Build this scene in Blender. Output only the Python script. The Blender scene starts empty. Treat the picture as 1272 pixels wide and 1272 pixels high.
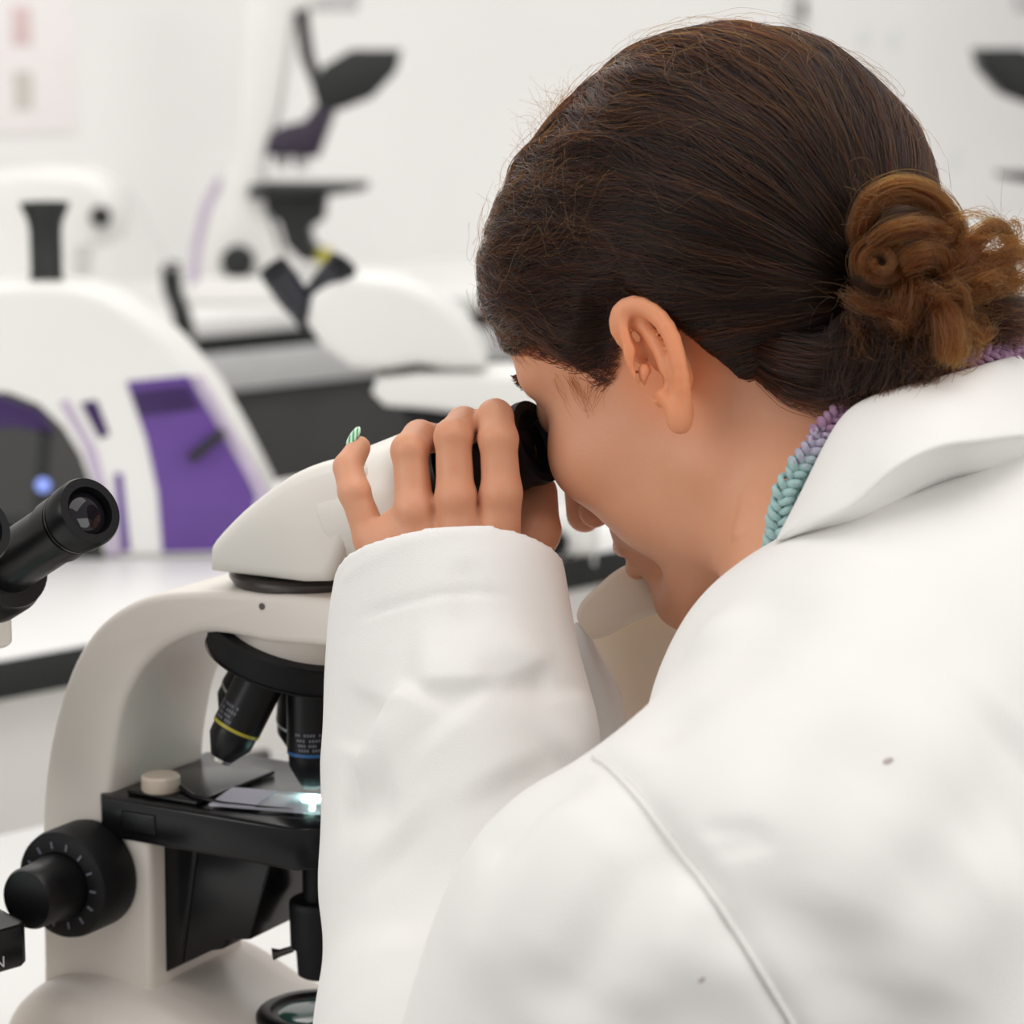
import bpy, bmesh, math, random
import numpy as np
from mathutils import Vector, Matrix
from mathutils.bvhtree import BVHTree
S = bpy.context.scene
COL = S.collection
rng = np.random.default_rng(7)
random.seed(7)
V3 = lambda *a: np.array(a, float)
nrm = lambda v: np.asarray(v, float) / np.linalg.norm(v)

# ------------------------------------------------------------------ camera
CAM = V3(0, 0, 1.41); PITCH = math.radians(10); FPX = 3400.0
RT = V3(1, 0, 0); UP = V3(0, math.sin(PITCH), math.cos(PITCH)); FW = V3(0, math.cos(PITCH), -math.sin(PITCH))
def P(px, py, d):                      # a point of the place seen at this pixel, at depth d
    return CAM + (px-636)/FPX*d*RT - (py-636)/FPX*d*UP + d*FW
def on_plane(px, py, pt, n):
    r = P(px, py, 1.0) - CAM
    return CAM + r * (((np.asarray(pt)-CAM) @ n) / (r @ n))
cam_d = bpy.data.cameras.new('camera'); cam = bpy.data.objects.new('camera', cam_d); COL.objects.link(cam)
cam.location = CAM; cam.rotation_euler = (math.pi/2-PITCH, 0, 0)
cam_d.sensor_width = 36; cam_d.lens = 36*FPX/1272; cam_d.clip_start = 0.05
cam_d.dof.use_dof = True; cam_d.dof.focus_distance = 1.11; cam_d.dof.aperture_fstop = 10.5
S.camera = cam

# ------------------------------------------------------------------ materials
def mat(name, col, rough=0.5, metal=0.0, bump=0, bscale=400, var=0, vscale=30, spec=0.5, coat=0, sheen=0, sss=0, emit=None, trans=0, alpha=1):
    m = bpy.data.materials.new(name); m.use_nodes = True
    nt = m.node_tree; b = nt.nodes['Principled BSDF']
    b.inputs['Base Color'].default_value = (*col, 1); b.inputs['Roughness'].default_value = rough
    b.inputs['Metallic'].default_value = metal; b.inputs['Specular IOR Level'].default_value = spec
    b.inputs['Coat Weight'].default_value = coat; b.inputs['Sheen Weight'].default_value = sheen
    b.inputs['Transmission Weight'].default_value = trans; b.inputs['Alpha'].default_value = alpha
    if sss:
        b.inputs['Subsurface Weight'].default_value = sss
        b.inputs['Subsurface Radius'].default_value = (1, .35, .2); b.inputs['Subsurface Scale'].default_value = .006
    if emit:
        b.inputs['Emission Color'].default_value = (*emit[:3], 1); b.inputs['Emission Strength'].default_value = emit[3]
    tc = nt.nodes.new('ShaderNodeTexCoord')
    if bump:
        n = nt.nodes.new('ShaderNodeTexNoise'); n.inputs['Scale'].default_value = bscale; n.inputs['Detail'].default_value = 4
        nt.links.new(tc.outputs['Object'], n.inputs['Vector'])
        bp = nt.nodes.new('ShaderNodeBump'); bp.inputs['Strength'].default_value = bump; bp.inputs['Distance'].default_value = .001
        nt.links.new(n.outputs['Fac'], bp.inputs['Height']); nt.links.new(bp.outputs['Normal'], b.inputs['Normal'])
    if var:
        n = nt.nodes.new('ShaderNodeTexNoise'); n.inputs['Scale'].default_value = vscale; n.inputs['Detail'].default_value = 3
        nt.links.new(tc.outputs['Object'], n.inputs['Vector'])
        r = nt.nodes.new('ShaderNodeValToRGB')
        r.color_ramp.elements[0].position = .3; r.color_ramp.elements[1].position = .7
        r.color_ramp.elements[0].color = (*[c*(1-var) for c in col], 1); r.color_ramp.elements[1].color = (*[min(1, c*(1+var*.6)) for c in col], 1)
        nt.links.new(n.outputs['Fac'], r.inputs['Fac']); nt.links.new(r.outputs['Color'], b.inputs['Base Color'])
    return m
M = {}
M['white_plastic'] = mat('white_plastic', (.86, .80, .735), .38, var=.03, vscale=12, bump=.05, bscale=900)
M['head_white'] = mat('head_white', (.85, .82, .76), .35, var=.03, vscale=12, bump=.05, bscale=900)
M['black_plastic'] = mat('black_plastic', (.005, .005, .006), .36, var=.1, vscale=40, spec=.3)
M['black_matte'] = mat('black_matte', (.005, .005, .006), .55, bump=.2, bscale=1500, spec=.25)
M['stage_black'] = mat('stage_black', (.005, .005, .006), .22, var=.1, spec=.3)
M['rubber'] = mat('rubber', (.005, .005, .006), .6, spec=.25, bump=.1, bscale=700)
M['metal'] = mat('metal', (.55, .53, .5), .3, metal=1, var=.1)
M['dark_metal'] = mat('dark_metal', (.10, .09, .085), .35, metal=.8, var=.2)
M['glass_lens'] = mat('glass_lens', (.008, .007, .010), .04, spec=.35, var=.2)
M['clear'] = mat('clear', (.9, .95, .95), .02, trans=1)
M['cream'] = mat('cream', (.66, .56, .46), .3, var=.1)
M['yellow'] = mat('yellow', (.45, .40, .03), .4, var=.1)
M['blue'] = mat('blue', (.02, .11, .30), .4, var=.1)
M['ink'] = mat('ink', (.16, .16, .2), .5, var=.1)
M['white_ink'] = mat('white_ink', (.6, .6, .6), .5, var=.1)
M['lamp'] = mat('lamp', (.6, 1, .9), .3, emit=(.55, 1, .88, 16))  # emission for a lens that only passes light on
M['lamp_low'] = mat('lamp_low', (.6, 1, .9), .3, emit=(.5, 1, .85, 9))
M['worktop'] = mat('worktop', (.80, .795, .785), .35, var=.03, vscale=4)
M['bench_white'] = mat('bench_white', (.88, .86, .835), .5, var=.03, vscale=3)
M['edge_black'] = mat('edge_black', (.010, .012, .010), .5, var=.2)
M['cabinet_dark'] = mat('cabinet_dark', (.050, .050, .047), .6, var=.25, vscale=3)
M['rail_grey'] = mat('rail_grey', (.55, .55, .55), .5, var=.05)
M['wall'] = mat('wall', (.77, .76, .75), .7, var=.02, vscale=2)
M['floor'] = mat('floor', (.22, .22, .21), .5, var=.15, vscale=5)
M['shell_white'] = mat('shell_white', (.80, .79, .77), .35, var=.02, vscale=6)
M['purple'] = mat('purple', (.125, .055, .29), .35, var=.18, vscale=9)
M['deep_purple'] = mat('deep_purple', (.035, .012, .09), .3, var=.1)
M['lilac'] = mat('lilac', (.50, .42, .56), .4, var=.1)
M['led_blue'] = mat('led_blue', (.2, .3, .8), .3, emit=(.30, .36, .90, .5))
M['paper'] = mat('paper', (.80, .765, .765), .8, var=.02)
M['pink_ink'] = mat('pink_ink', (.65, .50, .50), .8, var=.1)
M['grey_ink'] = mat('grey_ink', (.56, .54, .50), .8, var=.1)
M['slide_glass'] = mat('slide_glass', (.75, .74, .85), .04, alpha=.45)
M['slide_label'] = mat('slide_label', (.40, .38, .52), .4, var=.1)

# ------------------------------------------------------------------ objects
def link(o, parent=None):
    COL.objects.link(o)
    if parent is not None: o.parent = parent
    return o
def tag(o, label=None, cat=None, group=None, kind=None):
    if label: o['label'] = label
    if cat: o['category'] = cat
    if group: o['group'] = group
    if kind: o['kind'] = kind
    return o
def thing(name, label, cat, loc=(0, 0, 0), rz=0, group=None, scale=1):
    o = bpy.data.objects.new(name, None); o.empty_display_size = .02
    o.location = loc; o.rotation_euler = (0, 0, rz); o.scale = (scale,)*3
    return tag(link(o), label, cat, group)
def from_arrays(name, v, f, m, parent=None, smooth=True, sharp=None):
    me = bpy.data.meshes.new(name)
    v = np.asarray(v, np.float32); f = np.asarray(f, np.int32)
    k = f.shape[1]
    me.vertices.add(len(v)); me.vertices.foreach_set('co', v.ravel())
    me.loops.add(f.size); me.loops.foreach_set('vertex_index', f.ravel())
    me.polygons.add(len(f)); me.polygons.foreach_set('loop_start', np.arange(0, f.size, k, dtype=np.int32))
    me.update(calc_edges=True); me.validate()
    if smooth: me.polygons.foreach_set('use_smooth', [True]*len(me.polygons))
    if sharp: me.set_sharp_from_angle(angle=math.radians(sharp))
    me.materials.append(m)
    return link(bpy.data.objects.new(name, me), parent)
class MB:
    def __init__(s): s.bm = bmesh.new()
    def _xf(s, vs, T):
        if T is not None:
            for v in vs: v.co = T @ v.co
    def box(s, lo, hi, bev=0, T=None, seg=3):
        lo, hi = Vector(lo), Vector(hi); c = (lo+hi)/2; d = hi-lo
        r = bmesh.ops.create_cube(s.bm, size=1); vs = r['verts']
        for v in vs: v.co = Vector((v.co.x*d.x, v.co.y*d.y, v.co.z*d.z))+c
        return s._bev(vs, bev, seg, T)
    def _bev(s, vs, bev, seg, T):
        if bev:
            es = list({e for v in vs for e in v.link_edges})
            r = bmesh.ops.bevel(s.bm, geom=es, offset=bev, segments=seg, profile=.5, affect='EDGES')
            vs = list({v for f in r['faces'] for v in f.verts} | {v for v in vs if v.is_valid})
        s._xf(vs, T); return s
    def prism(s, pts, axis, lo, hi, bev=0, T=None, seg=3):     # polygon of (a,b) extruded along 'axis'
        def mk(a, b, c): return {'y': (a, c, b), 'x': (c, a, b), 'z': (a, b, c)}[axis]
        n = len(pts)
        A = [s.bm.verts.new(mk(a, b, lo)) for a, b in pts]; B = [s.bm.verts.new(mk(a, b, hi)) for a, b in pts]
        f1 = s.bm.faces.new(A); f2 = s.bm.faces.new(B[::-1]); fs = [f1, f2]
        for i in range(n): fs.append(s.bm.faces.new((A[i], B[i], B[(i+1) % n], A[(i+1) % n])))
        bmesh.ops.recalc_face_normals(s.bm, faces=fs)
        vs = A+B
        if bev:
            es = list(f1.edges)+list(f2.edges)
            r = bmesh.ops.bevel(s.bm, geom=es, offset=bev, segments=seg, profile=.5, affect='EDGES', clamp_overlap=True)
            vs = list({v for f in r['faces'] for v in f.verts} | {v for v in vs if v.is_valid})
        s._xf(vs, T); return s
    def lathe(s, prof, base, axis, n=48, caps=True, T=None):  # prof: (distance along axis, radius)
        base = Vector(base); ax = Vector(axis).normalized()
        q = ax.to_track_quat('Z', 'Y').to_matrix()
        rings = []
        for t, r in prof:
            rings.append([s.bm.verts.new(base + ax*t + q @ Vector((r*math.cos(2*math.pi*k/n), r*math.sin(2*math.pi*k/n), 0))) for k in range(n)])
        fs = []
        for a, b in zip(rings, rings[1:]):
            for k in range(n): fs.append(s.bm.faces.new((a[k], a[(k+1) % n], b[(k+1) % n], b[k])))
        if caps: fs.append(s.bm.faces.new(rings[0][::-1])); fs.append(s.bm.faces.new(rings[-1]))
        s._xf([v for r in rings for v in r], T); return s
    def tube(s, pts, r, n=10, T=None):
        pts = [Vector(p) for p in pts]; rs = r if hasattr(r, '__len__') else [r]*len(pts)
        rings = []; up = Vector((0.31, 0.2, .93))
        for i, p in enumerate(pts):
            d = (pts[min(i+1, len(pts)-1)]-pts[max(i-1, 0)]).normalized()
            x = up.cross(d)
            if x.length < 1e-4: x = Vector((1, 0, 0)).cross(d)
            x.normalize(); y = d.cross(x); up = y if abs(y.dot(up)) > 0 else up
            up = d.cross(x)
            rings.append([s.bm.verts.new(p + float(rs[i])*(math.cos(2*math.pi*k/n)*x + math.sin(2*math.pi*k/n)*y)) for k in range(n)])
        for a, b in zip(rings, rings[1:]):
            for k in range(n): s.bm.faces.new((a[k], a[(k+1) % n], b[(k+1) % n], b[k]))
        s.bm.faces.new(rings[0][::-1]); s.bm.faces.new(rings[-1])
        s._xf([v for r in rings for v in r], T); return s
    def quadgrid(s, rows):
        g = [[s.bm.verts.new(p) for p in r] for r in rows]
        for a, b in zip(g, g[1:]):
            for i in range(len(a)-1): s.bm.faces.new((a[i], a[i+1], b[i+1], b[i]))
        return s
    def build(s, name, m, parent=None, smooth=True, sharp=40, mods=()):
        me = bpy.data.meshes.new(name)
        bmesh.ops.recalc_face_normals(s.bm, faces=s.bm.faces)
        s.bm.to_mesh(me); s.bm.free()
        if smooth:
            me.polygons.foreach_set('use_smooth', [True]*len(me.polygons))
            me.set_sharp_from_angle(angle=math.radians(sharp))
        me.materials.append(m)
        o = link(bpy.data.objects.new(name, me), parent)
        for t, kw in mods:
            md = o.modifiers.new(t.lower(), t)
            for k, v in kw.items(): setattr(md, k, v)
        return o
def text(name, body, size, m, parent, mtx):
    c = bpy.data.curves.new(name, 'FONT'); c.body = body; c.size = size; c.extrude = .00005; c.align_x = 'CENTER'; c.align_y = 'CENTER'
    t = bpy.data.objects.new(name, c); COL.objects.link(t); bpy.context.view_layer.update()
    me = bpy.data.meshes.new_from_object(t.evaluated_get(bpy.context.evaluated_depsgraph_get())); bpy.data.objects.remove(t)
    me.materials.clear(); me.materials.append(m)
    o = link(bpy.data.objects.new(name, me), parent); o.matrix_local = mtx
    return o
def frame(x, y, z, loc):
    m = Matrix.Identity(4)
    for i, a in enumerate((x, y, z)):
        for k in range(3): m[k][i] = a[k]
    for k in range(3): m[k][3] = loc[k]
    return m
def copy_tree(o, parent=None):
    c = o.copy(); COL.objects.link(c); c.parent = parent
    for ch in list(o.children): copy_tree(ch, c)
    return c
def spline(pts, n):                       # Catmull-Rom through the points
    p = np.asarray(pts, float); m = len(p)
    q = np.vstack([2*p[0]-p[1], p, 2*p[-1]-p[-2]])
    t = np.linspace(0, m-1-1e-9, n); i = t.astype(int); u = (t-i)[:, None]
    a, b, c, d = q[i], q[i+1], q[i+2], q[i+3]
    return .5*((2*b)+(c-a)*u+(2*a-5*b+4*c-d)*u**2+(3*b-a-3*c+d)*u**3)

# ------------------------------------------------------------------ solid shapes as distance fields, meshed sparsely
def smin(a, b, k):
    h = np.clip(.5+.5*(b-a)/k, 0, 1); return b*(1-h)+a*h-k*h*(1-h)
def smax(a, b, k): return -smin(-a, -b, k)
def sph(p, c, r): return np.linalg.norm(p-np.asarray(c, np.float32), axis=1)-r
def ell(p, c, r, A=None):                  # ellipsoid, A rows = its axes
    q = p-np.asarray(c, np.float32)
    if A is not None: q = q @ np.asarray(A, np.float32).T
    r = np.asarray(r, np.float32)
    k0 = np.linalg.norm(q/r, axis=1); k1 = np.linalg.norm(q/(r*r), axis=1)
    return k0*(k0-1)/np.maximum(k1, 1e-9)
def cap(p, a, b, r1, r2=None):             # tapered capsule
    a = np.asarray(a, np.float32); b = np.asarray(b, np.float32); r2 = r1 if r2 is None else r2
    ab = b-a; t = np.clip(((p-a) @ ab)/(ab @ ab), 0, 1)
    return np.linalg.norm(p-a-t[:, None]*ab, axis=1)-(r1+(r2-r1)*t)
def chain(p, pts, rs, k):
    d = None
    for i in range(len(pts)-1):
        c = cap(p, pts[i], pts[i+1], rs[i], rs[i+1]); d = c if d is None else smin(d, c, k)
    return d
def near(p, c, rad, fn, pad=.03):          # evaluates fn only around c
    d0 = np.linalg.norm(p-np.asarray(c, np.float32), axis=1)-rad
    out = np.maximum(d0, pad).astype(np.float32)
    m = d0 < pad
    if m.any(): out[m] = fn(p[m])
    return out
def polygonize(sdf, lo, hi, h, slack=1.7, B=16):
    lo = np.asarray(lo, float); n = np.ceil((np.asarray(hi)-lo)/(h*B)).astype(int)
    g = np.stack(np.meshgrid(*[np.arange(k) for k in n], indexing='ij'), -1).reshape(-1, 3)
    d = sdf((lo+(g+.5)*B*h).astype(np.float32))
    g = g[np.abs(d) < B*h*.867*slack]
    ar = np.arange(-1, B+1); off = np.stack(np.meshgrid(ar, ar, ar, indexing='ij'), -1).reshape(-1, 3)
    K = B+2; NN = (n*B+4).astype(np.int64)
    key = lambda c: ((c[:, 0]+2)*NN[1]+(c[:, 1]+2))*NN[2]+(c[:, 2]+2)
    Vs, Ks, Qs = [], [], []
    for c0 in range(0, len(g), 24):
        bl = g[c0:c0+24]
        idx = (bl[:, None, :]*B+off[None]).reshape(-1, 3)
        D = sdf((lo+idx*h).astype(np.float32)).reshape(len(bl), K, K, K)
        for q, b in enumerate(bl):
            d = D[q]; sg = d < 0
            if sg.all() or not sg.any(): continue
            c8 = [d[i:K-1+i, j:K-1+j, k:K-1+k] for i in (0, 1) for j in (0, 1) for k in (0, 1)]
            s8 = sum((c < 0).astype(np.int8) for c in c8)
            cell = np.argwhere((s8 > 0) & (s8 < 8))
            vals = np.stack([c[tuple(cell.T)] for c in c8], 1)
            cor = np.array([(i, j, k) for i in (0, 1) for j in (0, 1) for k in (0, 1)], float)
            acc = np.zeros((len(cell), 3)); cnt = np.zeros(len(cell))
            for a in range(8):
                for bb in range(a+1, 8):
                    if np.abs(cor[a]-cor[bb]).sum() != 1: continue
                    va, vb = vals[:, a], vals[:, bb]; m = (va < 0) != (vb < 0)
                    t = va[m]/(va[m]-vb[m]); acc[m] += cor[a]+t[:, None]*(cor[bb]-cor[a]); cnt[m] += 1
            gi = cell-1+b*B
            Vs.append(lo+(gi+acc/cnt[:, None])*h); Ks.append(key(gi))
            for ax in range(3):
                s0 = [slice(1, B+1)]*3; s1 = list(s0); s1[ax] = slice(2, B+2)
                A_, B_ = sg[tuple(s0)], sg[tuple(s1)]
                e = np.argwhere(A_ != B_)
                if not len(e): continue
                fl = A_[tuple(e.T)]
                u, w = [(1, 2), (2, 0), (0, 1)][ax]
                base = e+b*B
                du = np.zeros(3, int); du[u] = 1; dw = np.zeros(3, int); dw[w] = 1
                qd = np.stack([key(base-du-dw), key(base-dw), key(base), key(base-du)], 1)
                qd[~fl] = qd[~fl][:, ::-1]
                Qs.append(qd)
    V = np.vstack(Vs); Kk = np.concatenate(Ks); Q = np.vstack(Qs)
    uk, fi = np.unique(Kk, return_index=True)
    V = V[fi]; F = np.searchsorted(uk, Q); F = np.minimum(F, len(uk)-1)
    ok = (uk[F] == Q).all(1)
    return V, F[ok]
def largest(v, f):                         # keeps the biggest connected piece
    lab = np.arange(len(v)); e = np.vstack([f[:, [k, (k+1) % 4]] for k in range(4)])
    while True:
        m = np.minimum(lab[e[:, 0]], lab[e[:, 1]]); new = lab.copy()
        np.minimum.at(new, e[:, 0], m); np.minimum.at(new, e[:, 1], m); np.minimum.at(new, lab[e[:, 0]], m); np.minimum.at(new, lab[e[:, 1]], m)
        while True:
            n2 = new[new]
            if (n2 == new).all(): break
            new = n2
        if (new == lab).all(): break
        lab = new
    u, c = np.unique(lab, return_counts=True); keep = lab == u[np.argmax(c)]
    idx = np.cumsum(keep)-1
    return v[keep], idx[f[keep[f[:, 0]]]]
def vnormals(v, f):
    n = np.cross(v[f[:, 2]]-v[f[:, 0]], v[f[:, 3]]-v[f[:, 1]])
    out = np.zeros_like(v)
    for k in range(4): np.add.at(out, f[:, k], n)
    return out/np.maximum(np.linalg.norm(out, axis=1, keepdims=True), 1e-12)
def laplace(v, f, it=1, w=.5):
    e = np.vstack([f[:, [k, (k+1) % 4]] for k in range(4)])
    for _ in range(it):
        s = np.zeros_like(v); c = np.zeros(len(v))
        np.add.at(s, e[:, 0], v[e[:, 1]]); np.add.at(c, e[:, 0], 1); np.add.at(s, e[:, 1], v[e[:, 0]]); np.add.at(c, e[:, 1], 1)
        v = v*(1-w)+w*s/np.maximum(c, 1)[:, None]
    return v
def poly_dist(p, line):                    # distance to a polyline and position (0..1) along it
    best = np.full(len(p), 1e9); par = np.zeros(len(p)); m = len(line)-1
    for i in range(m):
        a, b = line[i], line[i+1]; ab = b-a
        t = np.clip(((p-a) @ ab)/max(ab @ ab, 1e-12), 0, 1)
        d = np.linalg.norm(p-a-t[:, None]*ab, axis=1)
        u = d < best; best[u] = d[u]; par[u] = (i+t[u])/m
    return best, par
def vnoise(p, seed=0):                     # smooth value noise, p in cells
    p = np.asarray(p, float)+seed*17.3; i = np.floor(p).astype(np.int64); f = p-i; f = f*f*(3-2*f)
    def hsh(a):
        n = (a[:, 0]*374761393+a[:, 1]*668265263+a[:, 2]*1274126177) & 0x7fffffff
        n = (n ^ (n >> 13))*1274126177 & 0x7fffffff
        return ((n ^ (n >> 16)) & 0xffff)/32767.5-1
    out = 0
    for a in (0, 1):
        for b in (0, 1):
            for c in (0, 1):
                w = (f[:, 0] if a else 1-f[:, 0])*(f[:, 1] if b else 1-f[:, 1])*(f[:, 2] if c else 1-f[:, 2])
                out = out+w*hsh(i+np.array([a, b, c]))
    return out
# ------------------------------------------------------------------ compound microscope (x: towards the user, z: up, origin on the bench under the optical axis)
ARM = [(-.133, .03), (-.131, .0722), (-.1295, .1358), (-.1259, .1676), (-.1186, .1957), (-.1083, .2199), (-.095, .2385), (-.0783, .2515), (-.0576, .26), (-.0285, .2645),
       (.010, .2665), (.050, .2675), (.053, .2655), (.053, .2490), (.050, .2470), (.0015, .2440), (-.0281, .2452), (-.0492, .2385), (-.0654, .2265), (-.0774, .2086), (-.0841, .1870), (-.0878, .1640), (-.0872, .1500), (-.080, .1445), (-.0655, .1440), (-.0665, .03)]
def smooth_run(pts, i0, i1, n):           # resamples one run of an outline as a smooth curve
    return pts[:i0]+[tuple(q) for q in spline(pts[i0:i1+1], n)]+pts[i1+1:]
ARM = smooth_run(ARM, 15, 22, 30); ARM = smooth_run(ARM, 1, 10, 36)
HEADP = [(-.0296, .2728), (-.0296, .2795), (-.0275, .2863), (-.0105, .3025), (.009, .3165), (.018, .3215), (.0275, .3255), (.038, .3285), (.048, .3285), (.054, .3250), (.056, .318), (.047, .300), (.038, .280), (.0325, .2742), (.02, .2728)]
def eyepiece(root, start, end, kind, wh):
    s, e = Vector(start), Vector(end); ax = (e-s); L = ax.length
    if kind == 'sleeve':          # white prism barrel, then a black eyepiece with a soft cup
        MB().lathe([(0, .0215), (.001, .0235), (.003, .0245), (.050, .0245), (.053, .0235), (.0535, .0205)], s, ax).build('prism_barrel', wh, root)
        t = MB().lathe([(.052, .0150), (.0525, .0185), (.060, .0185), (.061, .0150), (L-.018, .0150), (L-.018, .0163), (L-.012, .0163)], s, ax).build('eyepiece_tube', M['black_plastic'], root)
        MB().lathe([(L-.024, .0155), (L-.0235, .0172), (L-.018, .0178), (L-.010, .0172), (L-.003, .0183), (L, .0180), (L, .0140), (L-.004, .0125)], s, ax).build('eyecup', M['rubber'], t)
        MB().lathe([(L-.006, .0128), (L-.0045, .010), (L-.0035, .004), (L-.0034, .0005)], s, ax).build('lens', M['glass_lens'], t)
    else:                         # slim black tube with a ribbed eyepiece
        MB().lathe([(-.012, .0205), (.012, .0205), (.014, .0195), (.018, .0192), (.0185, .0125), (L-.040, .0125)], s, ax).build('tube_collar', M['black_plastic'], root)
        t = MB().lathe([(.010, .0128), (L-.028, .0128), (L-.0278, .0132), (L-.0255, .0132), (L-.025, .0138), (L-.015, .0139), (L-.0148, .0133), (L-.0138, .0133), (L-.0135, .0141), (L-.0125, .0143), (L-.0122, .0137), (L-.0112, .0137), (L-.0108, .0146), (L-.002, .0148), (L, .0140),
                        (L, .0104), (L-.003, .0100), (L-.0048, .0098)], s, ax, caps=False, n=64).build('eyepiece_tube', M['black_plastic'], root, sharp=25)
        MB().lathe([(L-.0045, .0099), (L-.0030, .0085), (L-.0020, .0060), (L-.0014, .003), (L-.0013, .0004)], s, ax, n=64).build('lens', M['glass_lens'], t)
def objective(root, A, e, s0, s1, ring, big=1.0, ink_side=None):
    A = Vector(A); e = Vector(e).normalized()
    L = s1-s0
    o = MB().lathe([(s0, .0105*big), (s0+.006, .0108*big), (s0+.0062, .0112*big), (s1-.016, .0112*big), (s1-.0155, .0106*big), (s1-.010, .0104*big), (s1-.002, .0060*big), (s1, .0045*big), (s1, .0020)], A, e).build('objective', M['black_plastic'], root)
    MB().lathe([(s1-.0175, .01125*big), (s1-.0160, .01125*big)], A, e, caps=False).build('colour_band', M[ring], o)
    MB().lathe([(s1-.0019, .0056*big), (s1+.0006, .0048*big), (s1+.0006, .0018)], A, e).build('front_lens', M['metal'], o)
    # engraved lines of small print round the barrel (unreadable at this size in the photo)
    if ink_side is not None:
        w = Vector(ink_side); w = (w-e*w.dot(e)).normalized(); t = e.cross(w)
        m = MB()
        for k, (dz, a0, a1) in enumerate(((.0270, -.62, .50), (.0245, -.55, .62), (.0222, -.50, .30), (.0200, -.58, .45))):
            na = 9
            for j in range(na):
                if (j*7+k*3) % 5 == 4: continue
                p = a0+(a1-a0)*j/na; q = p+(a1-a0)/na*.62
                c = A+e*(s1-dz); rr = .01132*big
                f = lambda th, dd: c+e*dd+rr*(w*math.cos(th)+t*math.sin(th))
                m.bm.faces.new([m.bm.verts.new(f(*x)) for x in ((p, 0), (q, 0), (q, .0013), (p, .0013))])
        m.build('engraved_print', M['ink'], o, smooth=False)
def knob(root, c, ax, r):
    k = MB().lathe([(0, r*.86), (.002, r*.98), (.004, r), (.022, r), (.025, r*.97), (.026, r*.9), (.026, r*.62), (.023, r*.60)], c, ax).build('coarse_knob', M['black_matte'], root)
    MB().lathe([(.018, r*.60), (.030, r*.60), (.040, r*.56), (.048, r*.56), (.050, r*.52), (.0505, r*.3)], c, ax).build('fine_knob', M['black_plastic'], k)
    m = MB(); a = Vector(ax).normalized(); x = Vector((1, 0, 0)); z = a.cross(x)
    for i in range(14):
        th = i*2*math.pi/14; d = x*math.cos(th)+z*math.sin(th)
        p = Vector(c)+a*.0262+d*r*.74
        m.box((-.0016, -.0005, -.0003), (.0016, .0005, .0003), T=frame(d, a.cross(d), a, p))
    m.build('scale_mark', M['ink'], k, smooth=False)
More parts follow.
